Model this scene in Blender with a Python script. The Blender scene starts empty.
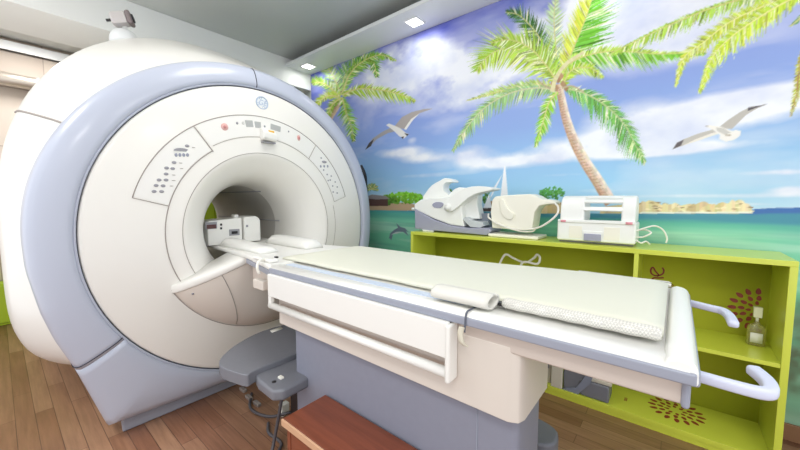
import bpy, bmesh, math, random
import numpy as np
from mathutils import Vector
random.seed(4)
C = bpy.context.scene.collection
PI = math.pi
# ------------------------------------------------------------------ camera survey
F = 334.0; H = 1.26
YAW = math.atan(276/334); PIT = math.atan(26/334)
fwd = (-math.sin(YAW)*math.cos(PIT), math.cos(YAW)*math.cos(PIT), -math.sin(PIT))
rgt = (math.cos(YAW), math.sin(YAW), 0.0)
upv = (rgt[1]*fwd[2]-rgt[2]*fwd[1], rgt[2]*fwd[0]-rgt[0]*fwd[2], rgt[0]*fwd[1]-rgt[1]*fwd[0])
def at(px, py, ax, v):
    """measured photo point -> world point on the plane axis ax = v"""
    a = (px-400)/F; b = -(py-225)/F
    d = [fwd[i]+a*rgt[i]+b*upv[i] for i in range(3)]
    o = (0, 0, H); t = (v-o[ax])/d[ax]
    return Vector([o[i]+t*d[i] for i in range(3)])
cd = bpy.data.cameras.new('camera'); cam = bpy.data.objects.new('camera', cd); C.objects.link(cam)
cam.location = (0, 0, H); cam.rotation_euler = Vector(fwd).to_track_quat('-Z', 'Y').to_euler()
cd.sensor_width = 36; cd.sensor_fit = 'HORIZONTAL'; cd.lens = F/800*36; cd.clip_start = .02
bpy.context.scene.camera = cam
# ------------------------------------------------------------------ materials
def lin(c):
    return tuple(((x/255)/12.92 if x/255 <= .04045 else ((x/255+.055)/1.055)**2.4) for x in c)
def mat(name, rgb, rough=.4, metal=0, var=.0, scale=8, coat=0, bump=0, bscale=200, spec=.5, alpha=None, trans=0):
    m = bpy.data.materials.new(name); m.use_nodes = True
    nt = m.node_tree; b = nt.nodes['Principled BSDF']
    c = lin(rgb)
    b.inputs['Base Color'].default_value = (*c, 1); b.inputs['Roughness'].default_value = rough
    b.inputs['Metallic'].default_value = metal; b.inputs['Coat Weight'].default_value = coat
    b.inputs['Coat Roughness'].default_value = .12
    b.inputs['Specular IOR Level'].default_value = spec
    if trans: b.inputs['Transmission Weight'].default_value = trans
    tc = nt.nodes.new('ShaderNodeTexCoord')
    n = nt.nodes.new('ShaderNodeTexNoise'); n.inputs['Scale'].default_value = scale; n.inputs['Detail'].default_value = 4
    nt.links.new(tc.outputs['Object'], n.inputs['Vector'])
    mx = nt.nodes.new('ShaderNodeMix'); mx.data_type = 'RGBA'
    v = max(var, .01)
    mx.inputs['A'].default_value = (*[x*(1-v) for x in c], 1); mx.inputs['B'].default_value = (*[min(1, x*(1+v)) for x in c], 1)
    nt.links.new(n.outputs['Fac'], mx.inputs['Factor']); nt.links.new(mx.outputs['Result'], b.inputs['Base Color'])
    if bump:
        n2 = nt.nodes.new('ShaderNodeTexNoise'); n2.inputs['Scale'].default_value = bscale
        bp = nt.nodes.new('ShaderNodeBump'); bp.inputs['Strength'].default_value = bump; bp.inputs['Distance'].default_value = .002
        nt.links.new(tc.outputs['Object'], n2.inputs['Vector']); nt.links.new(n2.outputs['Fac'], bp.inputs['Height'])
        nt.links.new(bp.outputs['Normal'], b.inputs['Normal'])
    return m
def emat(name, rgb, s):
    m = bpy.data.materials.new(name); m.use_nodes = True; b = m.node_tree.nodes['Principled BSDF']
    b.inputs['Base Color'].default_value = (*lin(rgb), 1); b.inputs['Emission Color'].default_value = (*lin(rgb), 1)
    b.inputs['Emission Strength'].default_value = s
    return m
M = {}
M['white'] = mat('white_plastic', (236, 235, 230), .32, coat=.15)
M['cream'] = mat('cream_plastic', (216, 207, 197), .4)
M['body'] = mat('body_white', (234, 232, 226), .3, coat=.2)
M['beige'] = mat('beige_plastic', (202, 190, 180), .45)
M['blue'] = mat('blue_grey_plastic', (184, 190, 206), .32, coat=.2)
M['grey'] = mat('grey_plastic', (136, 139, 154), .45, var=.05, scale=30, bump=.1)
M['pod'] = mat('pod_grey_plastic', (120, 122, 130), .45, var=.05, scale=40)
M['seam'] = mat('dark_seam', (116, 120, 136), .6)
M['seamd'] = mat('deep_seam', (70, 70, 80), .9, spec=.1)
M['line'] = mat('thin_line', (158, 150, 144), .6)
M['rail'] = mat('grey_blue_rail', (150, 154, 168), .35)
M['channel'] = mat('channel_blue', (196, 208, 226), .35)
M['liner'] = mat('bore_liner', (198, 196, 190), .5)
M['black'] = mat('black_plastic', (32, 30, 34), .4)
M['red'] = mat('stop_button_red', (218, 172, 166), .5)
M['orange'] = mat('orange_lens', (240, 190, 60), .4)
M['dgrey'] = mat('button_grey', (150, 150, 156), .5)
M['emblem'] = mat('emblem_blue', (176, 190, 212), .4)
M['emblem2'] = mat('emblem_light', (226, 232, 236), .4)
M['display'] = mat('maroon_display', (92, 52, 52), .25)
M['pad'] = mat('mattress_vinyl', (222, 222, 206), .5, var=.02, scale=5)
M['fabric'] = mat('white_fabric', (220, 218, 210), .85, bump=.5, bscale=260)
M['lime'] = mat('lime_laminate', (208, 218, 76), .3, var=.05, scale=3, coat=.4)
M['limeback'] = mat('lime_back_laminate', (194, 198, 62), .3, var=.05, scale=3, coat=.5)
M['maroon'] = mat('maroon_print', (140, 50, 38), .5)
M['coil'] = mat('coil_white', (242, 244, 240), .4)
M['coilcream'] = mat('coil_cream', (242, 240, 226), .45)
M['coilgrey'] = mat('coil_base_grey', (160, 162, 182), .45)
M['coildark'] = mat('coil_dark_pad', (92, 96, 108), .8, bump=.3)
M['strap'] = mat('cream_strap', (206, 200, 182), .8)
M['pink'] = mat('pink_sticker', (236, 160, 172), .5)
M['cable'] = mat('white_cable', (232, 230, 220), .5)
M['cableg'] = mat('grey_cable', (86, 82, 86), .5)
M['redwood'] = None
M['glass'] = mat('bottle_plastic', (228, 222, 150), .12, trans=.75)
M['label'] = mat('white_paper', (238, 236, 226), .6)
M['ceil'] = mat('ceiling_paint', (238, 240, 235), .35, var=.01, scale=1)
M['soffit'] = mat('soffit_paint', (236, 238, 238), .3)
M['metal'] = mat('duct_metal', (200, 190, 178), .35, metal=.6, var=.08, scale=2)
M['diff'] = emat('light_diffuser', (255, 253, 248), 5)
M['cam'] = mat('camera_housing', (196, 190, 188), .4)
M['camd'] = mat('camera_front', (130, 118, 118), .5)
M['green'] = mat('green_cabinet', (170, 196, 40), .5, var=.05)
M['base'] = mat('brown_baseboard', (128, 92, 66), .5, var=.1)

def wood(name, cols, scale_x, bands, rough=.35):
    """planks run along X; width bands metres"""
    m = bpy.data.materials.new(name); m.use_nodes = True; nt = m.node_tree; N = nt.nodes; L = nt.links
    b = N['Principled BSDF']; b.inputs['Roughness'].default_value = rough
    tc = N.new('ShaderNodeTexCoord'); br = N.new('ShaderNodeTexBrick')
    br.inputs['Scale'].default_value = 1; br.inputs['Brick Width'].default_value = scale_x; br.inputs['Row Height'].default_value = bands
    br.inputs['Mortar Size'].default_value = .0016; br.inputs['Mortar Smooth'].default_value = .3; br.inputs['Bias'].default_value = 0
    br.inputs['Color1'].default_value = (*lin(cols[0]), 1); br.inputs['Color2'].default_value = (*lin(cols[1]), 1); br.inputs['Mortar'].default_value = (*lin(cols[2]), 1)
    br.offset = .37; br.offset_frequency = 2
    L.new(tc.outputs['Object'], br.inputs['Vector'])
    mp = N.new('ShaderNodeMapping'); mp.inputs['Scale'].default_value = (1.5, 22, 10); L.new(tc.outputs['Object'], mp.inputs['Vector'])
    n = N.new('ShaderNodeTexNoise'); n.inputs['Scale'].default_value = 2.2; n.inputs['Detail'].default_value = 7; n.inputs['Roughness'].default_value = .65
    L.new(mp.outputs['Vector'], n.inputs['Vector'])
    cr = N.new('ShaderNodeValToRGB'); cr.color_ramp.elements[0].position = .3; cr.color_ramp.elements[0].color = (.72, .68, .66, 1)
    cr.color_ramp.elements[1].position = .68; cr.color_ramp.elements[1].color = (1.1, 1.1, 1.1, 1)
    L.new(n.outputs['Fac'], cr.inputs['Fac'])
    mx = N.new('ShaderNodeMix'); mx.data_type = 'RGBA'; mx.blend_type = 'MULTIPLY'; mx.inputs['Factor'].default_value = 1
    L.new(br.outputs['Color'], mx.inputs['A']); L.new(cr.outputs['Color'], mx.inputs['B']); L.new(mx.outputs['Result'], b.inputs['Base Color'])
    bp = N.new('ShaderNodeBump'); bp.inputs['Strength'].default_value = .3; bp.inputs['Distance'].default_value = .003; bp.invert = True
    L.new(br.outputs['Fac'], bp.inputs['Height']); L.new(bp.outputs['Normal'], b.inputs['Normal'])
    return m
M['floor'] = wood('laminate_floor', ((178, 138, 108), (142, 98, 74), (96, 64, 50)), .95, .0765)
M['redwood'] = wood('red_wood', ((134, 72, 48), (126, 66, 43), (116, 58, 38)), 4, 4, .3)
M['paletrim'] = mat('pale_wood_edge', (206, 164, 130), .5, var=.1, scale=20)
def tile(name):
    m = bpy.data.materials.new(name); m.use_nodes = True; nt = m.node_tree; N = nt.nodes; L = nt.links
    b = N['Principled BSDF']; b.inputs['Roughness'].default_value = .4
    tc = N.new('ShaderNodeTexCoord'); sp = N.new('ShaderNodeSeparateXYZ'); cb = N.new('ShaderNodeCombineXYZ')
    L.new(tc.outputs['Object'], sp.inputs[0]); L.new(sp.outputs['Y'], cb.inputs['X']); L.new(sp.outputs['Z'], cb.inputs['Y'])
    br = N.new('ShaderNodeTexBrick'); br.inputs['Scale'].default_value = 1; br.inputs['Brick Width'].default_value = .42; br.inputs['Row Height'].default_value = .6
    br.inputs['Mortar Size'].default_value = .004; br.offset = 0
    br.inputs['Color1'].default_value = (*lin((226, 212, 198)), 1); br.inputs['Color2'].default_value = (*lin((218, 203, 190)), 1); br.inputs['Mortar'].default_value = (*lin((190, 172, 160)), 1)
    L.new(cb.outputs[0], br.inputs['Vector']); L.new(br.outputs['Color'], b.inputs['Base Color'])
    return m
M['tile'] = tile('beige_wall_panels')

# ------------------------------------------------------------------ object helpers
def link(name, me, mats, parent=None, smooth=True, bevel=0, seg=3, sub=0, ang=35):
    o = bpy.data.objects.new(name, me); C.objects.link(o)
    for m in (mats if isinstance(mats, (list, tuple)) else [mats]): me.materials.append(m)
    if parent is not None:
        o.parent = parent; o.matrix_parent_inverse = parent.matrix_world.inverted()
    if smooth: me.shade_smooth()
    if bevel:
        md = o.modifiers.new('b', 'BEVEL'); md.width = bevel; md.segments = seg; md.limit_method = 'ANGLE'; md.angle_limit = math.radians(ang)
        md.harden_normals = False
        w = o.modifiers.new('w', 'WEIGHTED_NORMAL'); w.keep_sharp = True
    if sub:
        md = o.modifiers.new('s', 'SUBSURF'); md.levels = sub; md.render_levels = sub
    return o
def bm_link(name, bm, mats, parent=None, **k):
    bmesh.ops.recalc_face_normals(bm, faces=bm.faces)
    me = bpy.data.meshes.new(name); bm.to_mesh(me); bm.free()
    return link(name, me, mats, parent, **k)
def add_box(bm, x0, x1, y0, y1, z0, z1):
    v = [bm.verts.new(p) for p in [(x0, y0, z0), (x1, y0, z0), (x1, y1, z0), (x0, y1, z0), (x0, y0, z1), (x1, y0, z1), (x1, y1, z1), (x0, y1, z1)]]
    for f in [(0, 3, 2, 1), (4, 5, 6, 7), (0, 1, 5, 4), (1, 2, 6, 5), (2, 3, 7, 6), (3, 0, 4, 7)]: bm.faces.new([v[i] for i in f])
def box(name, x0, x1, y0, y1, z0, z1, m, parent=None, bevel=.004, **k):
    bm = bmesh.new(); add_box(bm, x0, x1, y0, y1, z0, z1)
    return bm_link(name, bm, m, parent, bevel=bevel, **k)
def prism(name, pts, a0, a1, axis, m, parent=None, bevel=.004, **k):
    """pts 2D outline; axis = extrusion axis; pts are the other two coords in order"""
    def P(p, a):
        if axis == 0: return (a, p[0], p[1])
        if axis == 1: return (p[0], a, p[1])
        return (p[0], p[1], a)
    bm = bmesh.new(); A = [bm.verts.new(P(p, a0)) for p in pts]; B = [bm.verts.new(P(p, a1)) for p in pts]
    n = len(pts)
    for i in range(n): bm.faces.new((A[i], A[(i+1) % n], B[(i+1) % n], B[i]))
    bm.faces.new(A); bm.faces.new(list(reversed(B)))
    return bm_link(name, bm, m, parent, bevel=bevel, **k)
def loft(rows, closed=True, cap0=False, cap1=False, bm=None):
    bm = bm or bmesh.new(); R = [[bm.verts.new(p) for p in r] for r in rows]
    n = len(rows[0])
    for i in range(len(R)-1):
        for j in range(n if closed else n-1):
            k = (j+1) % n
            bm.faces.new((R[i][j], R[i][k], R[i+1][k], R[i+1][j]))
    if cap0: bm.faces.new(R[0])
    if cap1: bm.faces.new(R[-1])
    return bm
def smooth_path(pts, n=8, closed=False):
    pts = [Vector(p) for p in pts]; out = []
    m = len(pts)
    rng = range(m) if closed else range(m-1)
    for i in rng:
        if closed: p0, p1, p2, p3 = pts[i-1], pts[i], pts[(i+1) % m], pts[(i+2) % m]
        else:
            p1, p2 = pts[i], pts[i+1]; p0 = pts[i-1] if i else p1*2-p2; p3 = pts[i+2] if i+2 < m else p2*2-p1
        for k in range(n):
            t = k/n
            out.append(.5*((2*p1)+(p2-p0)*t+(2*p0-5*p1+4*p2-p3)*t*t+(3*p1-p0-3*p2+p3)*t**3))
    if not closed: out.append(pts[-1])
    return out
def tube_bm(path, r, seg=8, closed=False, bm=None, rfun=None):
    bm = bm or bmesh.new(); path = [Vector(p) for p in path]; n = len(path); rows = []
    T0 = (path[1]-path[0]).normalized()
    N = T0.orthogonal().normalized()
    for i, p in enumerate(path):
        a = path[i-1] if (i or closed) else path[i]; b = path[(i+1) % n] if (i < n-1 or closed) else path[i]
        T = (b-a).normalized(); N = (N-T*N.dot(T)).normalized(); B = T.cross(N)
        rr = rfun(i/(n-1)) if rfun else r
        rows.append([p+(N*math.cos(2*PI*k/seg)+B*math.sin(2*PI*k/seg))*rr for k in range(seg)])
    if closed: rows.append(rows[0]); 
    loft(rows, True, not closed, not closed, bm)
    if closed: bmesh.ops.remove_doubles(bm, verts=bm.verts, dist=1e-5)
    return bm
def tube(name, path, r, m, parent=None, seg=8, closed=False, smooth_n=0, rfun=None):
    if smooth_n: path = smooth_path(path, smooth_n, closed)
    return bm_link(name, tube_bm(path, r, seg, closed, rfun=rfun), m, parent)
def disc_bm(c, r, x, th, bm=None, seg=20, ry=None):
    """short cylinder facing +X"""
    bm = bm or bmesh.new(); ry = ry or r
    rows = []
    for rr, xx in ((1, x-th), (1, x), (.85, x+th*.4)):
        rows.append([(xx, c[0]+ry*rr*math.cos(2*PI*k/seg), c[1]+r*rr*math.sin(2*PI*k/seg)) for k in range(seg)])
    loft(rows, True, True, True, bm)
    return bm
def tag(o, label, cat=None, group=None, kind=None):
    o['label'] = label
    if cat: o['category'] = cat
    if group: o['group'] = group
    if kind: o['kind'] = kind
    return o
def thing(name, label, cat, loc, group=None):
    o = bpy.data.objects.new(name, None); C.objects.link(o); o.location = loc; o.empty_display_size = .1
    bpy.context.view_layer.update()
    return tag(o, label, cat, group)
def struct(o): o['kind'] = 'structure'; return o
def text_bm(s, size, loc, rot, th, name, m, parent, shear=0):
    c = bpy.data.curves.new('t', 'FONT'); c.body = s; c.size = size; c.extrude = th; c.shear = shear; c.align_x = 'CENTER'; c.align_y = 'CENTER'
    t = bpy.data.objects.new('t', c); C.objects.link(t); t.location = loc; t.rotation_euler = rot
    bpy.context.view_layer.update(); dg = bpy.context.evaluated_depsgraph_get()
    me = bpy.data.meshes.new_from_object(t.evaluated_get(dg)); me.transform(t.matrix_world)
    bpy.data.objects.remove(t); me.materials.clear()
    return link(name, me, m, parent, smooth=False)

# ------------------------------------------------------------------ room
YW = 2.585; XL = -5.33; ZC = 2.89; XR = 1.8; YF = -1.4
fl = struct(box('floor', XL-.1, XR, YF, YW+.12, -.08, 0, M['floor'], bevel=0))
struct(box('ceiling', XL-.1, XR, YF, YW+.12, ZC, ZC+.1, M['ceil'], bevel=0))
struct(box('wall_back', XL-.1, XR, YW, YW+.12, 0, ZC, mat('wall_paint', (206, 214, 214), .6), bevel=0))
struct(box('wall_left', XL-.1, XL, YF, YW, 0, ZC, M['tile'], bevel=0))
# soffit board along the mural, with its upstand set back
SO = bmesh.new(); add_box(SO, -3.565, XR, 2.235, YW, 2.79, 2.822); add_box(SO, -3.565, XR, 2.40, YW, 2.822, ZC)
struct(bm_link('trim_1', SO, M['soffit'], bevel=.002))
struct(box('trim_2', -4.17, -3.57, YF, YW, 2.60, ZC, mat('beam_paint', (242, 243, 240), .5), bevel=.003))
TR = bmesh.new(); add_box(TR, XL, XL+.035, YF, YW, 2.765, 2.86); add_box(TR, XL, XL+.05, YF, YW, 2.765, 2.78)
struct(bm_link('trim_3', TR, M['soffit'], bevel=.003))
struct(box('baseboard_back', -3.5, XR, YW-.02, YW-.006, 0, .09, M['base'], bevel=.003))
dt = bmesh.new(); path = [(XL+.085, YF+.02, 2.46), (XL+.085, YW-.02, 2.46)]
tube_bm(path, .068, 24, bm=dt)
duct = thing('ceiling_duct', 'round metal duct running along the beige wall high at left', 'pipe', (XL+.085, 0, 2.39))
bm_link('pipe', dt, M['metal'], duct)
for yy in (-.8, .35, 1.6):
    tube('clamp', [(XL+.085, yy, 2.46), (XL+.085, yy+.03, 2.46)], .073, M['cam'], duct, seg=24)
for k, yy in enumerate((-.8, 1.6)):
    tube('wall_bracket', [(XL+.002, yy+.015, 2.46), (XL+.03, yy+.015, 2.46)], .02, M['cam'], duct, seg=12)

# ------------------------------------------------------------------ mural
def vnoise(x, y, seed):
    xi = np.floor(x).astype(np.int64); yi = np.floor(y).astype(np.int64); xf = x-xi; yf = y-yi
    def h(a, b):
        n = (a*374761393+b*668265263+seed*1442695041) & 0x7fffffff
        n = ((n ^ (n >> 13))*1274126177) & 0x7fffffff
        return ((n ^ (n >> 16)) & 0xffff)/65535.0
    u = xf*xf*(3-2*xf); v = yf*yf*(3-2*yf)
    return (h(xi, yi)*(1-u)+h(xi+1, yi)*u)*(1-v)+(h(xi, yi+1)*(1-u)+h(xi+1, yi+1)*u)*v
def fbm(x, y, seed, o=5):
    s = 0; a = .5
    for k in range(o): s = s+a*vnoise(x*2**k+7.3*k, y*2**k+3.1*k, seed+k); a *= .5
    return s/.97
def wp(px, py):
    p = at(px, py, 1, YW-.006); return p.x, p.z
MX0, MX1, MZ0, MZ1 = -3.56, XR-.02, .09, 2.788
gx = np.unique(np.round(np.concatenate([np.arange(MX0, -2.8, .02), np.arange(-2.8, .75, .005), np.arange(.75, MX1+.019, .02)]), 5))
gz = np.unique(np.round(np.concatenate([np.arange(MZ0, .4, .02), np.arange(.4, .9, .01), np.arange(.9, 2.786, .005), [2.788]]), 5))
nx, nz = len(gx), len(gz)
# colours are laid down at twice that resolution, then averaged
SS = 2
fx = np.interp(np.arange(nx*SS)/SS-.25, np.arange(nx), gx); fz = np.interp(np.arange(nz*SS)/SS-.25, np.arange(nz), gz)
X, Z = np.meshgrid(fx, fz)
def L3(c): return np.array(lin(c))
HZX = lambda x: np.interp(x, [-2.4, -1.9, -.4, .1, .38, .6], [1.144, 1.147, 1.163, 1.18, 1.213, 1.222])
def ramp(z, stops):
    zs = [s[0] for s in stops]; cs = np.array([L3(s[1]) for s in stops])
    return np.stack([np.interp(z, zs, cs[:, i]) for i in range(3)], -1)
wob = (fbm(X*1.1, Z*2.2, 5)-.5)*.5
col = ramp(Z+wob*.5, [(1.13, (176, 218, 236)), (1.35, (158, 207, 238)), (1.55, (148, 192, 234)), (1.8, (142, 172, 228)), (2.1, (140, 160, 224)), (2.45, (118, 132, 214)), (2.8, (92, 102, 198))])
cl = np.zeros_like(X)
# cumulus / haze masses: photo px, radius in metres, weight
blobs = [((455, 75), .38, .22, 1.2), ((420, 62), .34, .16, 1.2), ((500, 78), .28, .18, .9), ((385, 90), .3, .16, .6), ((440, 105), .4, .1, .4),
         ((375, 75), .4, .2, .9), ((345, 130), .5, .2, .45), ((400, 48), .2, .08, .8),
         ((640, 14), .42, .24, 1.5), ((700, 12), .34, .2, 1.2), ((600, 6), .3, .2, 1.1), ((625, 42), .12, .12, .9), ((530, 25), .12, .2, .6),
         ((400, 152), .3, .05, 1.0), ((425, 158), .25, .05, 1.0), ((470, 155), .22, .08, 1.0), ((500, 163), .3, .05, 1.0), ((540, 158), .35, .05, .9), ((580, 145), .3, .07, .9), ((412, 140), .06, .03, .8),
         ((625, 118), .22, .10, .9), ((690, 122), .26, .09, 1.0), ((655, 134), .22, .07, .9), ((740, 104), .24, .06, 1.1), ((775, 96), .2, .06, 1.1), ((745, 116), .3, .05, .8), ((680, 148), .4, .03, 1.0), ((640, 152), .3, .04, .8),
         ((430, 175), .4, .025, .5), ((560, 175), .3, .02, .4), ((780, 172), .25, .02, 1.1), ((790, 190), .1, .025, 1.0), ((700, 196), .5, .015, .7), ((620, 190), .3, .02, .5), ((730, 204), .3, .01, .6)]
for (p, rx, rz, w) in blobs:
    x0, z0 = wp(*p); cl += w*np.exp(-(((X-x0)/rx)**2+((Z-z0)/rz)**2))
n1 = fbm(X*3.6+20, Z*6.5, 11, 6); n2 = fbm(X*1.3+5, Z*5, 31, 5)
n3 = fbm(X*9+2, Z*13, 61, 6)
cl = np.clip((cl*(.05+1.25*n1+.65*(n3-.15))-.20)*1.35, 0, .93)
cl = np.maximum(cl, np.clip((n2-.46)*1.5, 0, .35))
shade = np.clip(-.25+1.9*fbm(X*4+3, Z*6+9, 77, 6), 0, 1)[..., None]
ccol = L3((206, 214, 240))*(1-shade)+L3((248, 250, 254))*shade
col = col*(1-cl[..., None])+ccol*cl[..., None]
# sea
sea = ramp(Z+(fbm(X*1.5, Z*14, 9)-.5)*.05, [(.1, (120, 150, 130)), (.5, (116, 196, 162)), (.9, (124, 206, 170)), (1.05, (130, 210, 178)), (1.11, (96, 182, 164)), (1.14, (74, 146, 168))])
far = np.clip((X-wp(742, 210)[0])/.05, 0, 1)*np.clip((Z-HZX(X)+.035)/.012, 0, 1)
sea = sea*(1-far[..., None])+L3((66, 112, 178))*far[..., None]
st = np.clip((fbm(X*1.6+4, Z*26, 14, 5)-.47)*4, 0, 1)*np.clip((1.10-Z)/.05, 0, 1)
sea = sea*(1-.45*st[..., None])+L3((196, 232, 212))*.45*st[..., None]
st2 = np.clip((fbm(X*1.2+9, Z*22, 44, 5)-.52)*5, 0, 1)*np.clip((1.12-Z)/.05, 0, 1)
sea = sea*(1-.3*st2[..., None])+L3((70, 146, 128))*.3*st2[..., None]
xr, zr = wp(800, 330)
rk = np.clip(1.4-((X-xr-.25)/.42)**2-((Z-zr+.1)/.3)**2+(n1-.5)*1.5, 0, 1)*np.clip((fbm(X*9, Z*9, 3)-.25)*3, 0, 1)
sea = sea*(1-rk[..., None])+L3((92, 104, 84))*rk[..., None]
mask = (Z < HZX(X))[..., None]
col = np.where(mask, sea, col)
canvas = np.ascontiguousarray(col)
layer = [1]
def poly(pts_px, c):
    """flat printed patch (its outline measured in the photo), colour per vertex"""
    cc = lin(tuple(min(255, max(0, q)) for q in c))
    W = [at(p[0], p[1], 1, YW-.006) for p in pts_px]
    px_ = np.interp([w.x for w in W], fx, np.arange(len(fx))); pz_ = np.interp([w.z for w in W], fz, np.arange(len(fz)))
    i0, i1 = int(px_.min()), int(px_.max())+2; j0, j1 = int(pz_.min()), int(pz_.max())+2
    if i0 >= len(fx)-2 or j0 >= len(fz)-2: return
    gx_, gz_ = np.meshgrid(np.arange(i0, i1), np.arange(j0, j1)); ins = np.zeros(gx_.shape, bool)
    n = len(W)
    for k in range(n):
        xa, za, xb, zb = px_[k], pz_[k], px_[(k+1) % n], pz_[(k+1) % n]
        if za == zb: continue
        ins ^= ((za > gz_) != (zb > gz_)) & (gx_ < (xb-xa)*(gz_-za)/(zb-za)+xa)
    sub_ = canvas[j0:j1, i0:i1]; ins = ins[:sub_.shape[0], :sub_.shape[1]]
    sub_[ins] = cc
def jit(c, a=18):
    d = random.uniform(-a, a); return tuple(min(255, max(0, q+d+random.uniform(-a, a)*.4)) for q in c)
def sp2(pts, n=14): return [(p.x, p.y) for p in smooth_path([(a, b, 0) for a, b in pts], n)]
def frond(pts, lup, ldn, c, cspine=(214, 210, 130), w=1.1, dens=1.0, sweep=.55, droop=0, cu=None):
    """palm frond: spine polyline in px, leaflets both sides (lup left of travel, ldn right)"""
    S = sp2(pts); n = len(S); tot = 0
    for side, ln, cc in ((1, lup, cu or c), (-1, ldn, c)):
        if ln <= 0: continue
        acc = 0
        for i in range(1, n-1):
            dx, dy = S[i+1][0]-S[i-1][0], S[i+1][1]-S[i-1][1]; l = math.hypot(dx, dy) or 1; dx /= l; dy /= l
            seg = math.hypot(S[i][0]-S[i-1][0], S[i][1]-S[i-1][1])
            m = max(1, int(seg*dens/1.15+random.random()))
            t = i/n
            prof = min(1, (t+.1)*3)*min(1, (1.06-t)*2.4)
            for q in range(m):
                f = q/m; bx = S[i-1][0]+(S[i][0]-S[i-1][0])*f; by = S[i-1][1]+(S[i][1]-S[i-1][1])*f
                nx_, ny_ = dy*side, -dx*side
                s = sweep+random.uniform(-.18, .2)+t*.5
                ex, ey = nx_+dx*s, ny_+dy*s+droop
                e = math.hypot(ex, ey); ex /= e; ey /= e
                L = ln*prof*random.uniform(.65, 1.3)
                ww = w*random.uniform(.5, 1.05)
                tx, ty = bx+ex*L, by+ey*L+droop*L*.25
                mx_, my_ = bx+ex*L*.45, by+ey*L*.45
                rr_ = random.random(); c1 = jit((232, 240, 190) if rr_ < .16 else tuple(v_*.72 for v_ in cc) if rr_ > .86 else cc, 24)
                poly([(bx-dx*ww*.4, by-dy*ww*.4), (mx_-dx*ww*.75, my_-dy*ww*.75), (tx, ty), (mx_+dx*ww*.75, my_+dy*ww*.75), (bx+dx*ww*.4, by+dy*ww*.4)], c1)
    layer[0] += 1
    for i in range(n-1):
        dx, dy = S[i+1][0]-S[i][0], S[i+1][1]-S[i][1]; l = math.hypot(dx, dy) or 1; a = .8*(1-.7*i/n)
        nx_, ny_ = -dy/l*a, dx/l*a
        poly([(S[i][0]+nx_, S[i][1]+ny_), (S[i+1][0]+nx_, S[i+1][1]+ny_), (S[i+1][0]-nx_, S[i+1][1]-ny_), (S[i][0]-nx_, S[i][1]-ny_)], cspine)
    layer[0] += 1
def stroke(pts, w0, w1, c, c2=None, n=10, j=0):
    S = sp2(pts, n); m = len(S)
    for i in range(m-1):
        dx, dy = S[i+1][0]-S[i][0], S[i+1][1]-S[i][1]; l = math.hypot(dx, dy) or 1
        a = (w0+(w1-w0)*i/m)/2; b = (w0+(w1-w0)*(i+1)/m)/2
        nx_, ny_ = -dy/l, dx/l
        if c2 is None: poly([(S[i][0]+nx_*a, S[i][1]+ny_*a), (S[i+1][0]+nx_*b, S[i+1][1]+ny_*b), (S[i+1][0]-nx_*b, S[i+1][1]-ny_*b), (S[i][0]-nx_*a, S[i][1]-ny_*a)], jit(c, j) if j else c)
        else:
            K = 5
            for q in range(K):
                f0 = 1-2*q/K; f1 = 1-2*(q+1)/K; cc = tuple(c[z]+(c2[z]-c[z])*q/(K-1) for z in range(3))
                poly([(S[i][0]+nx_*a*f0, S[i][1]+ny_*a*f0), (S[i+1][0]+nx_*b*f0, S[i+1][1]+ny_*b*f0), (S[i+1][0]+nx_*b*f1, S[i+1][1]+ny_*b*f1), (S[i][0]+nx_*a*f1, S[i][1]+ny_*a*f1)], jit(cc, j or 1))
    layer[0] += 1
def bush(cx, cy, rx, ry, c, n, top=True):
    for k in range(n):
        a = random.uniform(0, 2*PI); r = math.sqrt(random.random()); x = cx+rx*r*math.cos(a); y = cy+ry*r*math.sin(a)
        s = random.uniform(1.2, 2.6); cc = jit(tuple(q*(1.08-.28*(y-cy+ry)/(2*ry)) for q in c), 24); th = random.uniform(0, PI)
        poly([(x+s*math.cos(th+q)*(1 if q_ % 2 else .6), y+s*math.sin(th+q)*.8*(1 if q_ % 2 else .6)) for q_, q in enumerate([z*PI/3 for z in range(6)])], cc)
        if k % 60 == 59: layer[0] += 1
    layer[0] += 1
# island, hut, bushes at left
poly([(364, 206.5), (380, 203), (405, 202.5), (424, 206), (436, 209), (436, 211), (400, 210.5), (364, 210)], (196, 168, 134)); layer[0] += 1
bush(402, 198, 22, 5.5, (130, 196, 56), 260); bush(388, 200, 8, 4, (96, 150, 50), 60); bush(424, 204, 9, 4, (130, 190, 60), 60)
stroke([(372, 197), (372, 206)], 1, 1, (90, 70, 60))
poly([(364, 198), (372, 195), (384, 196), (388, 199), (388, 206), (364, 206)], (92, 66, 62)); layer[0] += 1
poly([(363, 198), (372, 194.5), (386, 196), (390, 199), (376, 199.5)], (150, 142, 140)); layer[0] += 1
for a in (-150, -120, -90, -60, -30, 10, 170): frond([(372, 189), (372+7*math.cos(math.radians(a)), 189+6*math.sin(math.radians(a)))], 2.5, 2.5, (110, 160, 90), dens=1.2, w=.6)
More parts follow.
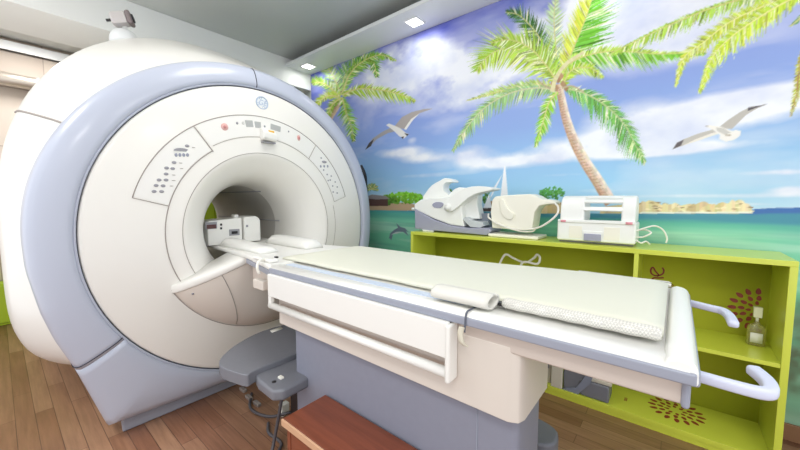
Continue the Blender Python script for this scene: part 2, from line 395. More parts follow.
# rocks and bushes behind the shelf items and at right
for (x0, x1, yt) in ((528, 560, 202), (538, 580, 201), (600, 652, 203), (636, 665, 200), (655, 685, 203), (672, 700, 204), (686, 716, 202), (700, 722, 204), (712, 738, 202), (722, 752, 199.5)):
    n = 9; top = [(x0+(x1-x0)*i/n, 213-(213-yt)*(math.sin(PI*min(1, max(0, (i+.6)/(n+1.2))))**.6)*random.uniform(.85, 1.12)) for i in range(n+1)]
    c = random.choice([(226, 208, 158), (214, 194, 146), (232, 216, 170)])
    for i in range(n): poly([top[i], top[i+1], (top[i+1][0], 213.5), (top[i][0], 213.5)], jit(c, 14))
    layer[0] += 1
    for k in range(7):
        xx = random.uniform(x0, x1); yy = random.uniform(yt+2.5, 212); poly([(xx-3, yy), (xx, yy-.8), (xx+4, yy+.2), (xx+1, yy+1)], jit(random.choice([(160, 132, 96), (244, 232, 194), (180, 150, 110)]), 10))
    layer[0] += 1
poly([(640, 212), (752, 211.6), (753, 213.2), (640, 213.6)], (240, 240, 226)); layer[0] += 1
bush(552, 193, 12, 6, (84, 160, 70), 110); bush(446, 194, 10, 5, (96, 150, 60), 50); bush(486, 197, 4, 6, (90, 140, 60), 26)
poly([(486, 202), (496, 200), (500, 206), (486, 209)], (170, 140, 104)); layer[0] += 1
# sailing boat
poly([(504, 166), (505.4, 166), (508, 197), (500.4, 197)], (244, 246, 248)); layer[0] += 1
poly([(502.5, 174), (499, 182), (492, 196), (489.5, 199), (494, 187)], (236, 240, 246)); layer[0] += 1
poly([(489, 194), (492, 208), (483, 209)], (240, 242, 246)); layer[0] += 1
poly([(476, 208), (500, 208), (498, 211.5), (479, 211.5)], (92, 76, 70)); layer[0] += 1
# dolphin
poly([(389, 238), (390.5, 233), (394, 230), (398, 227.6), (396, 223), (400.5, 227), (405, 228.2), (409, 232.5), (406, 231), (408.5, 236), (403, 231.8), (397, 231.6), (393, 234), (391.5, 240)], (112, 128, 142)); layer[0] += 1
poly([(391, 235), (396, 232), (402, 232), (397, 233.5)], (196, 206, 206)); layer[0] += 1
# left palm
stroke([(341, 98), (336, 108), (330, 117), (326, 126), (327, 140)], 5, 8, (150, 112, 84), (222, 196, 170), j=8)
G1 = (150, 200, 60)
frond([(341, 95), (345, 76), (356, 64), (372, 60), (377, 78)], 15, 13, (112, 178, 58), dens=1.6)
frond([(341, 95), (334, 78), (326, 66), (318, 64)], 10, 9, (170, 214, 110), dens=1.5)
frond([(342, 93), (350, 74), (362, 62), (380, 55), (397, 61)], 6, 9, (140, 192, 62), dens=1.5)
frond([(342, 95), (358, 89), (380, 90), (402, 95), (416, 101)], 6, 13, (178, 208, 66), dens=1.5)
frond([(342, 97), (346, 112), (351, 126), (354, 142)], 9, 10, (140, 196, 66), dens=1.5)
frond([(340, 96), (328, 86), (318, 82), (312, 84)], 6, 9, (166, 210, 70), dens=1.5)
frond([(340, 97), (328, 96), (318, 103), (315, 112)], 5, 8, (190, 214, 70), dens=1.5)
frond([(341, 98), (333, 104), (328, 114), (324, 122)], 5, 6, (150, 190, 60), dens=1.4)
# main palm trunk
stroke([(559, 84), (562, 100), (566, 118), (573, 138), (584, 160), (597, 180), (611, 203)], 7, 13, (196, 158, 128), (238, 224, 206), n=7, j=14)
S = sp2([(559, 84), (562, 100), (566, 118), (573, 138), (584, 160), (597, 180), (611, 203)], 7)
for i in range(2, len(S)-1):
    wv = 3.2+3.2*i/len(S); x, y = S[i]; poly([(x-wv, y-.2), (x+wv*.2, y-1.4), (x+wv*.2, y-.9), (x-wv, y+.4)], (176, 138, 110))
layer[0] += 1
# fronds
frond([(558, 82), (550, 60), (537, 34), (520, 16), (505, 12)], 13, 15, (70, 124, 52), dens=1.3)
frond([(558, 80), (556, 50), (554, 20), (556, -6)], 13, 13, (196, 222, 170), dens=1.1)
frond([(560, 80), (566, 55), (576, 40), (592, 22)], 12, 14, (110, 170, 110), dens=1.0)
frond([(556, 80), (550, 70), (538, 58), (522, 50), (502, 49), (486, 58), (476, 72)], 21, 30, (166, 208, 58), cu=(190, 220, 70), dens=1.7, w=1.5, droop=.3)
frond([(556, 80), (545, 64), (530, 48), (510, 40), (490, 43)], 16, 12, (176, 208, 70), dens=1.5, w=1.3)
frond([(564, 74), (572, 52), (581, 30), (588, 12), (594, -10)], 19, 36, (122, 202, 62), cu=(222, 232, 84), dens=1.9, w=1.8, sweep=.7)
frond([(562, 84), (566, 68), (580, 58), (604, 52), (632, 52), (660, 54), (708, 52)], 9, 21, (136, 206, 58), cu=(196, 226, 96), dens=1.7, w=1.4, droop=.15)
frond([(562, 86), (572, 70), (590, 68), (604, 78)], 8, 12, (188, 220, 70), dens=1.4)
frond([(800, -8), (752, -3), (712, 8), (672, 24), (634, 42), (606, 56)], 15, 4, (176, 214, 76), cu=(178, 216, 80), dens=1.3, w=1.4)
frond([(800, -6), (764, 6), (730, 22), (704, 42), (684, 58), (675, 88)], 12, 9, (206, 222, 72), dens=1.6, w=1.4, cspine=(236, 236, 150))
frond([(806, -8), (778, 6), (752, 22), (730, 38), (712, 58), (698, 94)], 19, 8, (200, 226, 60), cu=(206, 232, 60), dens=1.9, w=1.6, cspine=(240, 238, 150))
frond([(556, 88), (540, 84), (515, 87), (490, 94), (466, 101)], 4, 7, (184, 212, 96), dens=1.5, w=1)
frond([(556, 90), (535, 88), (508, 94), (482, 110), (464, 132), (452, 152)], 14, 10, (156, 200, 126), dens=1.5, w=1.1, cspine=(206, 206, 160), droop=.3)
frond([(557, 92), (549, 103), (543, 122), (535, 148)], 11, 9, (156, 216, 60), dens=1.7, w=1.4, droop=.2)
frond([(566, 88), (586, 94), (606, 106), (624, 124), (636, 146), (646, 163)], 12, 22, (120, 190, 90), dens=1.7, w=1.2, cspine=(196, 206, 150), droop=.25)
frond([(802, 50), (799, 72), (796, 96), (790, 118)], 6, 6, (190, 190, 70), dens=1.3, w=1.3, cspine=(170, 130, 80))
frond([(806, 10), (798, 20), (789, 27)], 3, 3, (120, 160, 110), dens=1)
for (a, b) in ((553, 84), (558, 80), (563, 84), (566, 88), (556, 88), (561, 76)):
    poly([(a-3, b), (a, b-4), (a+3, b), (a, b+4)], jit((176, 140, 100), 12))
layer[0] += 1
stroke([(556, 90), (545, 86), (538, 80)], 2, 1, (180, 160, 130)); stroke([(562, 88), (572, 86), (584, 92)], 2, 1.2, (190, 176, 140))
stroke([(552, 92), (556, 78), (566, 64), (584, 52)], 4.5, 3, (224, 218, 170), j=8)
# gulls
def gull(B, s=1.0, flip=1):
    for P_, c in B: poly(P_, c); layer[0] += 1
gull([([(365, 150), (372, 139), (382, 132), (392, 127), (397, 131), (388, 133), (377, 139), (370, 146)], (168, 164, 164)),
      ([(365, 150), (369, 143), (374, 139), (371, 146)], (70, 62, 64)),
      ([(394, 127), (402, 117), (412, 112), (424, 109), (433, 108.5), (420, 113), (411, 119), (404, 129)], (178, 170, 166)),
      ([(404, 129), (411, 119), (420, 113), (413, 120), (406, 130)], (238, 236, 232)),
      ([(386, 125), (389, 123.5), (393, 125), (400, 128), (406, 133), (409, 134), (404, 138.5), (399, 136), (394, 131), (389, 127)], (236, 234, 230)),
      ([(404, 133), (409, 134.2), (407, 136)], (60, 54, 54)), ([(401, 137), (404, 136.5), (403, 139)], (60, 54, 54))])
gull([([(673, 149), (682, 140), (697, 134), (716, 128.5), (722, 132), (706, 137), (690, 142), (682, 146)], (196, 192, 184)),
      ([(672.5, 149.5), (677, 142.5), (684, 139.5), (681, 145.5)], (96, 88, 90)),
      ([(682, 146), (700, 140), (718, 134), (722, 131), (712, 133), (696, 139)], (238, 234, 222)),
      ([(718, 128), (728, 120), (740, 112), (750, 107), (768, 104), (758, 108), (746, 115), (732, 129)], (192, 188, 180)),
      ([(748, 107.6), (768, 104), (757, 107.5), (748, 111)], (84, 80, 86)),
      ([(706, 126.5), (709, 125), (713, 125.5), (722, 127), (732, 131), (736, 130), (741, 131), (740, 136), (734, 140), (726, 141.5), (719, 139), (720, 135), (713, 130)], (244, 242, 236)), ([(716, 127.5), (724, 128), (731, 133), (724, 134.5), (717, 131)], (206, 204, 198)),
      ([(705, 126.3), (708, 125.6), (708, 126.8)], (120, 110, 100)), ([(724, 134), (731, 134.5), (731, 136), (726, 136)], (186, 176, 160))])
cav = canvas.reshape(nz, SS, nx, SS, 3).mean(axis=(1, 3)).reshape(-1, 3)
VX, VZ = np.meshgrid(gx, gz)
verts = np.stack([VX, np.full_like(VX, YW-.006), VZ], -1).reshape(-1, 3).astype(np.float32)
ii = (np.arange(nz-1)[:, None]*nx+np.arange(nx-1)[None, :]).ravel()
quads = np.stack([ii, ii+1, ii+nx+1, ii+nx], -1).astype(np.int32)
me = bpy.data.meshes.new('wall_mural'); me.vertices.add(len(verts)); me.vertices.foreach_set('co', verts.ravel())
me.loops.add(quads.size); me.loops.foreach_set('vertex_index', quads.ravel()); me.polygons.add(len(quads))
me.polygons.foreach_set('loop_start', np.arange(len(quads), dtype=np.int32)*4); me.update(calc_edges=True); me.validate()
ca = me.color_attributes.new('print', 'FLOAT_COLOR', 'POINT'); ca.data.foreach_set('color', np.concatenate([cav, np.ones((len(cav), 1))], 1).astype(np.float32).ravel())
mm = bpy.data.materials.new('printed_wallpaper'); mm.use_nodes = True; nb = mm.node_tree.nodes['Principled BSDF']
an = mm.node_tree.nodes.new('ShaderNodeAttribute'); an.attribute_name = 'print'; mm.node_tree.links.new(an.outputs['Color'], nb.inputs['Base Color'])
nb.inputs['Roughness'].default_value = .38; nb.inputs['Specular IOR Level'].default_value = .4
mu = link('wall_mural', me, mm, smooth=False)
tag(mu, 'beach scene wallpaper with palm trees, gulls and green sea covering the long wall', 'mural')

# ------------------------------------------------------------------ ceiling lights
def light(name, x, y, z, s, label, group, power, sy=None):
    sy = sy or s
    t = thing(name, label, 'ceiling light', (x, y, z), group)
    bm = bmesh.new()
    for a in ((x-s, x+s, y-sy, y-sy+.012), (x-s, x+s, y+sy-.012, y+sy), (x-s, x-s+.012, y-sy+.012, y+sy-.012), (x+s-.012, x+s, y-sy+.012, y+sy-.012)): add_box(bm, *a, z-.008, z)
    bm_link('frame', bm, M['soffit'], t, bevel=.001)
    box('diffuser', x-s+.013, x+s-.013, y-sy+.013, y+sy-.013, z-.006, z-.001, M['diff'], t, bevel=0)
    if power:
        ld = bpy.data.lights.new(name+'_lamp', 'AREA'); ld.shape = 'RECTANGLE'; ld.size = 2*s-.03; ld.size_y = 2*sy-.03; ld.energy = power; ld.color = (1, .995, .985)
        lo = bpy.data.objects.new(name+'_lamp', ld); C.objects.link(lo); lo.location = (x, y, z-.015); lo.parent = t; lo.matrix_parent_inverse = t.matrix_world.inverted()
    return t
light('ceiling_light', at(308, 66, 2, 2.79).x, 2.40, 2.79, .07, 'small square light in the ceiling soffit at the far end above the scanner', 'square soffit lights', 1.2)
light('ceiling_light', at(415, 22, 2, 2.79).x, 2.41, 2.79, .07, 'small square light in the ceiling soffit over the blue printed sky', 'square soffit lights', 1.2)
light('ceiling_light', -.36, 2.41, 2.79, .07, 'small square light in the ceiling soffit above the shelf unit', 'square soffit lights', 1.2)
for (x, y, p) in ((-1.5, 1.0, 8), (.9, .6, 8), (-2.6, -.95, 18), (.2, -.95, 18)):  # unseen panels supply the main light; the first is placed to brighten the mural
    light('unseen_panel_light', x, y, ZC, .3, 'unseen large square panel light in the main ceiling', 'unseen ceiling panel lights', p)
light('unseen_wall_fill', -4.72, .3, ZC, .25, 'unseen square fill light added behind the beam to brighten the beige wall', None, 9)  # added light, hidden by the beam, that brightens the far wall

# ------------------------------------------------------------------ MRI scanner
CY, CZ = 1.148, 1.06
sc = thing('mri_scanner', 'large round white scanner with blue-grey ring and open bore', 'mri scanner', (-3.0, CY, 0))
def P(x, r, th): return (x, CY+r*math.cos(th), CZ+r*math.sin(th))
# outer ring outline
half = [(90, 1.065), (75, 1.068), (60, 1.072), (45, 1.077), (30, 1.082), (15, 1.085), (0, 1.082)]
low = [(1.078, -.13), (1.045, -.33), (1.008, -.47), (.945, -.64), (.842, -.985)]
def outline_R(th):
    c, s = math.cos(th), math.sin(th); a = abs(c); 
    if s >= -.0001: return float(np.interp(math.degrees(math.atan2(s, a)), [h[0] for h in half[::-1]], [h[1] for h in half[::-1]]))
    pts = [(1.082, 0)]+low+[(0, -.985)]
    for (p, q) in zip(pts[:-1], pts[1:]):
        dx, dz = q[0]-p[0], q[1]-p[1]; den = a*dz-s*dx
        if abs(den) < 1e-9: continue
        t = (p[0]*dz-p[1]*dx)/den; u = (p[0]*s-p[1]*a)/den
        if t > 0 and -1e-6 <= u <= 1+1e-6: return t
    return .985
angs = sorted(set([2*PI*i/180 for i in range(180)]+[math.atan2(-.985, .842) % (2*PI), math.atan2(-.985, -.842) % (2*PI)]))
RI = .925
def ring_row(f, x, inset=0):
    out = []
    for th in angs:
        R = outline_R(th); r = RI+(R-RI)*f if f is not None else R-inset
        out.append(P(x, r, th))
    return out
A1 = math.radians(180+33.2); A2 = math.radians(360-33.2)
prof = [(0, -2.22), (0, -2.152), (.05, -2.144), (.2, -2.142), (.5, -2.153), (.76, -2.170), (.91, -2.192), (.985, -2.23), (1.0, -2.27), (1.0, -2.32), (.995, -2.38)]
rows = [ring_row(f, x) for f, x in prof]+[ring_row(None, -2.44, .015), ring_row(None, -2.49, .045), ring_row(None, -2.52, .10), ring_row(None, -2.525, .14)]
bm = loft(rows); bmesh.ops.recalc_face_normals(bm, faces=bm.faces)
# split ring (upper) and skirt (lower) at the two seams

def split(bm, keep):
    b2 = bm.copy(); kill = [f for f in b2.faces if not keep(f.calc_center_median())]
    bmesh.ops.delete(b2, geom=kill, context='FACES'); return b2
def inlow(c):
    th = math.atan2(c.z-CZ, c.y-CY) % (2*PI); return A1 <= th <= A2
up_ = bm_link('ring_cover', split(bm, lambda c: not inlow(c)), M['blue'], sc)
lo_ = bm_link('skirt_cover', split(bm, inlow), M['blue'], sc); bm.free()
for o in (up_, lo_):
    s = o.modifiers.new('sol', 'SOLIDIFY'); s.thickness = .004; s.offset = -1
def ring_pt(th, f, x): return P(x, RI+(outline_R(th)-RI)*f, th)
for th in (A1, A2, math.radians(91)):
    pth = [Vector(ring_pt(th, f, x))+Vector((.0005, 0, 0)) for f, x in prof[1:]]
    pth = smooth_path(pth, 3)
    tube('seam', pth, .0026, M['seamd'], sc, seg=6)
# dark groove between ring and disc
bm = bmesh.new(); N = 120
loft([[P(x, r, 2*PI*i/N) for i in range(N)] for r, x in ((.926, -2.175), (.905, -2.175))], True, False, False, bm)
bm_link('groove', bm, M['seam'], sc)
bm = bmesh.new(); loft([[P(x, r, 2*PI*i/N) for i in range(N)] for r, x in ((.927, -2.153), (.922, -2.146), (.917, -2.153))], True, False, False, bm)
bm_link('inner_lip', bm, M['blue'], sc)
# front disc
dp = [(.912, -2.18), (.912, -2.158), (.906, -2.149), (.89, -2.144), (.82, -2.131), (.74, -2.118), (.66, -2.108), (.58, -2.100), (.52, -2.096), (.502, -2.095)]
N = 160
bm = loft([[P(x, r, 2*PI*i/N) for i in range(N)] for r, x in dp]); bm_link('front_cover', bm, M['body'], sc)
mp_ = [(.502, -2.095), (.492, -2.094), (.48, -2.097), (.455, -2.110), (.42, -2.135), (.385, -2.17), (.355, -2.215), (.33, -2.27), (.312, -2.34), (.303, -2.42), (.30, -2.52)]
bm = loft([[P(x, r, 2*PI*i/N) for i in range(N)] for r, x in mp_]); bm_link('bore_mouth', bm, M['body'], sc)
lp = [(.30, -2.52), (.30, -2.9), (.30, -3.4), (.305, -3.6), (.33, -3.72), (.38, -3.80), (.45, -3.84)]
bm = loft([[P(x, r, 2*PI*i/96) for i in range(96)] for r, x in lp]); bm_link('bore_liner', bm, M['liner'], sc)
for r, x, w in ((.498, -2.0925, .0016),):
    tube('panel_line', [P(x, r, 2*PI*i/120) for i in range(120)], w, M['line'], sc, seg=6, closed=True)
for th in (math.radians(60), math.radians(120), math.radians(175), math.radians(5)):
    tube('bore_strip', [P(x, .297, th) for x in (-2.45, -3.6)], .004, M['dgrey'], sc, seg=6)
def dx(r): return float(np.interp(r, [p[0] for p in dp[::-1]], [p[1] for p in dp[::-1]]))
def arcpatch(r0, r1, t0, t1, off, nr=6, nt=48):
    return loft([[P(dx(r0+(r1-r0)*i/nr)+off, r0+(r1-r0)*i/nr, math.radians(t0+(t1-t0)*j/nt)) for j in range(nt+1)] for i in range(nr+1)], closed=False)
# big circles bounding the control panels (outer only where panels are; inner arc runs full)
def arcline(r, t0, t1, w, name='panel_line', m=None):
    n = max(6, int(abs(t1-t0)/3)); return tube(name, [P(dx(r)+.0015, r, math.radians(t0+(t1-t0)*i/n)) for i in range(n+1)], w, m or M['line'], sc, seg=6)
def radline(t, r0, r1, w):
    return tube('panel_line', [P(dx(r0+(r1-r0)*i/5)+.0015, r0+(r1-r0)*i/5, math.radians(t)) for i in range(6)], w, M['line'], sc, seg=6)
arcline(.735, 17.4, 163.7, .0026); arcline(.578, 124, 222, .0026); arcline(.60, 17.4, 122, .0013)
arcline(.578, 318, 375, .0013)
M['seamline'] = M['seam']
radline(163.7, .578, .735, .002); radline(123.9, .572, .735, .003); radline(55.4, .60, .735, .0016); radline(17.4, .60, .64, .0014)
radline(17.4, .60, .735, .0012)
def face_pt(r, t): return (dx(r), CY+r*math.cos(math.radians(t)), CZ+r*math.sin(math.radians(t)))
M['panel'] = mat('panel_overlay', (233, 232, 228), .35)
def cpanel(name, t0, t1):
    bm = arcpatch(.583 if t1 > 100 and t0 > 100 else .605, .732, t0, t1, .0012); return bm_link(name, bm, M['panel'], sc)
def btn(px, py, rw, rh, m, parent, name='button', th=.002):
    p = at(px, py, 0, -2.112); r = math.hypot(p.y-CY, p.z-CZ); p = at(px, py, 0, dx(r))
    return bm_link(name, disc_bm((p.y, p.z), rh, dx(r)+.003, th, seg=14, ry=rw), m, parent)
cpL = cpanel('control_panel', 124.6, 163); cpT = cpanel('control_panel', 56, 123); cpR = cpanel('control_panel', 18, 54.8)
for (x, y) in ((166.5, 168), (172.5, 168.6), (166, 174), (159, 180), (166, 180), (156, 185.5), (163, 185.8), (154, 191.5), (161.5, 191.5), (174, 162.5), (187, 146)):
    btn(x, y, .011, .008, M['dgrey'], cpL)
for (x, y) in ((187+5, 147.5), (179, 163), (180, 168.5), (172, 175), (172, 180.5), (170, 186)):
    btn(x+1.5, y, .009, .0018, M['line'], cpL, 'lettering')
for x in (176, 179.8, 183.6, 187.4): btn(x, 155, .0075, .010, M['rail'], cpL)
p = at(182, 150.4, 0, -2.11)
bm = bmesh.new(); xx = dx(math.hypot(p.y-CY, p.z-CZ))+.003
a = [bm.verts.new((xx, p.y+.042*math.cos(q), p.z-.006+.018*math.sin(q))) for q in [PI*i/10 for i in range(11)]]; bm.faces.new(a)
bm_link('arrow_dial', bm, M['dgrey'], cpL)
for (x, y) in ((321, 158), (327, 174.5), (331, 176), (330, 180), (332.5, 186), (337, 187), (333, 192), (337, 193), (323.5, 170), (328, 180.5), (335, 182)):
    btn(x, y, .007, .006, M['dgrey'], cpR)
btn(324, 162, .024, .010, M['dgrey'], cpR, 'arrow_dial'); [btn(x, 166.3, .008, .010, M['rail'], cpR) for x in (320.5, 324, 327.5)]
eb = btn(224.5, 127, .021, .022, M['red'], cpT, 'stop_button', .006); btn(224.5, 127, .010, .010, mat('stop_mark', (200, 136, 132), .5), eb, 'button_cap', .012)
eb = btn(298.5, 138, .014, .020, M['red'], cpT, 'stop_button', .006); btn(298.5, 138, .007, .010, mat('stop_mark', (190, 120, 120), .5), eb, 'button_cap', .012)
M['lcd'] = mat('lcd_grey', (176, 178, 176), .3)
def rectpatch(px, py, wy, wz, m, parent, name):
    p = at(px, py, 0, -2.112); r = math.hypot(p.y-CY, p.z-CZ); p = at(px, py, 0, dx(r)); th = math.atan2(p.z-CZ, p.y-CY)-PI/2
    c, s = math.cos(th), math.sin(th); bm = bmesh.new(); pts = []
    for lx in (dx(r)-.006, dx(r)+.004):
        for (u, v) in ((-wy, -wz), (wy, -wz), (wy, wz), (-wy, wz)): pts.append(bm.verts.new((lx, p.y+u*c-v*s, p.z+u*s+v*c)))
    for f in [(0, 3, 2, 1), (4, 5, 6, 7), (0, 1, 5, 4), (1, 2, 6, 5), (2, 3, 7, 6), (3, 0, 4, 7)]: bm.faces.new([pts[i] for i in f])
    return bm_link(name, bm, m, parent, bevel=.0015)
rectpatch(249.2, 123.8, .024, .021, M['lcd'], cpT, 'display'); rectpatch(257.8, 125, .020, .020, M['lcd'], cpT, 'display'); rectpatch(275.5, 128, .036, .019, M['lcd'], cpT, 'display')
btn(237, 123.2, .007, .008, M['dgrey'], cpT); btn(243, 123.2, .009, .010, mat('pale_ring', (206, 206, 204), .5), cpT); btn(264.5, 126.5, .006, .007, M['dgrey'], cpT); btn(288.5, 131.5, .005, .006, M['dgrey'], cpT)
# alignment light housing
p = at(267, 137, 0, -2.10); yy, zz = p.y, p.z
pr = [(-2.115, .046), (-2.070, .038), (-2.050, .010), (-2.053, -.024), (-2.068, -.036), (-2.115, -.04)]
hb = bmesh.new(); R0 = [[(x, yy+u, zz+.006+z_-u*.12) for x, z_ in pr] for u in (-.047, .047)]
loft(R0, True, True, True, hb); hs = bm_link('alignment_light', hb, M['white'], sc, bevel=.008)
box('lens', -2.070, -2.058, yy-.010, yy+.030, zz+.018, zz+.038, M['orange'], hs, bevel=.003)
box('lens_slot', -2.112, -2.068, yy-.044, yy+.044, zz-.043, zz-.035, M['dgrey'], hs, bevel=.002)
# round emblem
p = at(262, 103, 0, -2.13); er = .042; ex = dx(math.hypot(p.y-CY, p.z-CZ))
em = bm_link('emblem', disc_bm((p.y, p.z), er, ex+.003, .003, seg=40), M['emblem2'], sc)
tube('emblem_ring', [(ex+.004, p.y+er*.92*math.cos(2*PI*i/48), p.z+er*.92*math.sin(2*PI*i/48)) for i in range(48)], .0042, M['emblem'], em, seg=6, closed=True)
for q in range(4):
    a0 = q*PI/2+.4; c = (p.y+er*.72*math.cos(a0), p.z+er*.72*math.sin(a0))
    tube('emblem_swirl', [(ex+.0045, c[0]+(.004+.008*t/12)*math.cos(a0+t*.55), c[1]+(.004+.008*t/12)*math.sin(a0+t*.55)) for t in range(13)], .0018, M['emblem'], em, seg=5)
text_bm('GE', .046, (ex+.0055, p.y, p.z), (PI/2, 0, PI/2), .0004, 'emblem_lettering', M['emblem'], em, shear=.3)
# plinth
prism('plinth', [(-2.245, .365), (-2.245, 1.93), (-2.9, 1.85), (-3.8, 1.75), (-3.8, .55), (-2.9, .45)], 0, .082, 2, mat('plinth_grey', (150, 152, 164), .5), sc, bevel=.01)
prism('base', [(-2.45, .55), (-2.45, 1.75), (-3.8, 1.70), (-3.8, .60)], .08, .22, 2, mat('base_grey', (150, 150, 156), .5), sc, bevel=.01)
# docking apron: bulging lower half bowl under the table bridge, top edges sloping down outwards
RA = .634; HA = .561
def apron_edge(u):
    dy = -HA*math.cos(PI*u); y = CY+dy
    zt = float(np.interp(abs(dy), [0, .235, .561], [.915, .915, .768])); k = max(0, 1-(dy/HA)**2)**.75
    return dy, y, zt, k
def apron(u, v, off=0):   # u 0..1 across (near to far), v 0..1 top to bottom
    dy, y, zt, k = apron_edge(u)
    zb = CZ-math.sqrt(RA*RA-dy*dy)
    kk = k*(max(0, 1-v*v)**.6)
    return (-2.110+(.24+off)*kk+off*.3, y, zt+(zb-zt)*v)
bm = bmesh.new(); NU, NV = 48, 18
loft([[apron(i/NU, (j/NV)**.9) for i in range(NU+1)] for j in range(NV+1)], closed=False, bm=bm)
ap = bm_link('docking_apron', bm, M['cream'], sc)
bm = bmesh.new()
rows = []
for i in range(NU+1):
    dy, y, zt, k = apron_edge(i/NU); x = apron(i/NU, 0)[0]+.010
    x = max(x, -2.098)
    rows.append([(-2.14, y, zt+.018), (x-.012, y, zt+.018), (x-.002, y, zt+.012), (x, y, zt+.002), (x, y, zt-.018), (x-.004, y, zt-.024), (-2.14, y, zt-.024)])
loft(rows, True, True, True, bm); bm_link('apron_ledge', bm, M['body'], sc)
tube('apron_line', [Vector(apron(i/40, 1))+Vector((.003, 0, -.003)) for i in range(41)], .003, M['line'], sc, seg=6)
tube('apron_seam', [Vector(apron(.27+.09*t, t*.97, .004)) for t in [i/14 for i in range(1, 15)]], .002, M['line'], sc, seg=5)
q = Vector(apron(.17, .42, .004)); tube('screw_cap', [q-Vector((.006, 0, 0)), q+Vector((.002, 0, 0))], .006, M['dgrey'], sc, seg=10)
# rear body
def body_pt(x, th, s):
    c, sn = math.cos(th), math.sin(th); a = 1.145*s; b = 1.385*s if sn >= 0 else .90*s**.4
    n = 2.35 if sn >= 0 else 5.2
    r = (abs(c/a)**n+abs(sn/b)**n)**(-1/n)
    return (x, CY+r*c, CZ+r*sn)
bs = [(-2.50, .80), (-2.53, .845), (-2.60, .885), (-2.70, .925), (-2.80, .962), (-2.86, .982), (-2.92, .995), (-3.0, 1.0), (-3.2, 1.0), (-3.6, .99), (-3.85, .96), (-3.95, .92), (-3.98, .85)]
NB = 144; rows = [[body_pt(x, 2*PI*i/NB, s) for i in range(NB)] for x, s in bs]
bm = loft(rows)
bmesh.ops.recalc_face_normals(bm, faces=bm.faces)
def inupper(c):
    th = math.degrees(math.atan2(c.z-CZ, c.y-CY)) % 360; return 34.2 < th < 145.8
bc = bm_link('rear_cap', split(bm, inupper), M['body'], sc); bl_ = bm_link('rear_side_cover', split(bm, lambda c: not inupper(c)), M['body'], sc); bm.free()
for th in (math.radians(146), math.radians(34)):
    pts = [Vector(body_pt(x, th, s))+Vector((.002, 0, .002)) for x, s in bs[:8]]
    tube('seam', smooth_path(pts, 3), .006, M['line'], sc, seg=6)
# rear closing ring
bm = bmesh.new(); loft([[body_pt(-3.98, 2*PI*i/96, .85) for i in range(96)], [P(-3.84, .45, 2*PI*i/96) for i in range(96)]], True, False, False, bm)
bm_link('rear_cover', bm, M['body'], sc)

# ------------------------------------------------------------------ camera on top of scanner
cm = thing('security_camera', 'small grey box camera on a white stand on top of the scanner', 'camera', (-3.0, .66, 2.40))
bx_ = bmesh.new(); bmesh.ops.create_uvsphere(bx_, u_segments=20, v_segments=12, radius=1)
for v in bx_.verts: v.co = Vector((-3.0+v.co.x*.09, .64+v.co.y*.085, 2.345+max(-.3, v.co.z)*.085))
bm_link('mount_cover', bx_, mat('clouded_white', (226, 228, 228), .35), cm)
tube('neck', [(-3.0, .64, 2.40), (-2.99, .645, 2.475)], .014, M['coil'], cm, seg=12)
d = Vector((.45, .86, .26)).normalized(); c0 = Vector((-3.0, .575, 2.465)); c1 = c0+d*.09
tmp = bmesh.new(); side = d.cross(Vector((0, 0, 1))).normalized(); u2 = side.cross(d)
def orect(c, w, h): return [c+side*w*a+u2*h*b for a, b in ((-1, -1), (1, -1), (1, 1), (-1, 1))]
loft([orect(c0, .030, .032), orect(c0+d*.015, .036, .038), orect(c1, .036, .038)], True, True, True, tmp)
hs = bm_link('housing', tmp, M['cam'], cm, bevel=.006)
tmp = bmesh.new(); loft([orect(c1, .040, .042), orect(c1+d*.03, .040, .045)], True, True, True, tmp); bm_link('front_bezel', tmp, M['camd'], cm, bevel=.012)
tube('lens', [c1+d*.02, c1+d*.038], .028, M['black'], cm, seg=20)
tube('cable_gland', [c0-d*.03+u2*.0, c0+d*.005], .009, M['black'], cm, seg=10)

# ------------------------------------------------------------------ patient table
tb = thing('patient_table', 'long white patient table on a grey pedestal docked to the scanner', 'patient table', (-.8, CY, 0))
Y0, Y1, ZT = .797, 1.505, .95
X0, X1 = -1.45, .045
prof_ = [(Y0, ZT-.012), (Y0+.012, ZT-.001), (Y0+.03, ZT+.002), (Y0+.058, ZT-.002), (Y0+.07, ZT-.014), (Y0+.07, ZT-.035), (Y0+.004, ZT-.035)]
pf2 = [(Y1+Y0-a, b) for a, b in prof_][::-1]
tprof = prof_[:4]+[(Y0+.072, ZT-.005), (Y1-.072, ZT-.005)]+[(Y1+Y0-a, b) for a, b in prof_[:4]][::-1]+[(Y1-.004, ZT-.035), (Y0+.004, ZT-.035)]
tt = prism('tabletop', tprof, X0, X1-.01, 0, M['white'], tb, bevel=0)
# end hump
eh = [(X1-.052, ZT-.02), (X1-.046, ZT+.006), (X1-.03, ZT+.013), (X1-.01, ZT+.010), (X1+.002, ZT-.002), (X1+.004, ZT-.038), (X1-.05, ZT-.038)]
prism('table_end', eh, Y0+.004, Y1-.03, 1, M['white'], tb, bevel=.008)
for nm, ya, yb in (('channel', Y0+.074, Y0+.112), ('channel', Y1-.022-.09, Y1-.074)):
    box(nm, X0+.02, -.50, ya, yb, ZT-.006, ZT-.0025, M['channel'], tb, bevel=.001)
for ya, yb in ((Y0-.003, Y0+.02), (Y1-.02, Y1+.003)):
    box('side_rail', X0, X1, ya, yb, ZT-.034, ZT-.0105, M['rail'], tb, bevel=.004)
box('end_rail', X1-.02, X1+.006, Y0+.01, Y1-.01, ZT-.040, ZT-.012, M['rail'], tb, bevel=.006)
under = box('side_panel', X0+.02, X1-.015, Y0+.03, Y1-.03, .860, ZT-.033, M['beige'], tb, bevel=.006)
box('corner_cap', X1-.020, X1-.006, Y0+.022, Y0+.05, .856, ZT-.036, M['rail'], tb, bevel=.008)
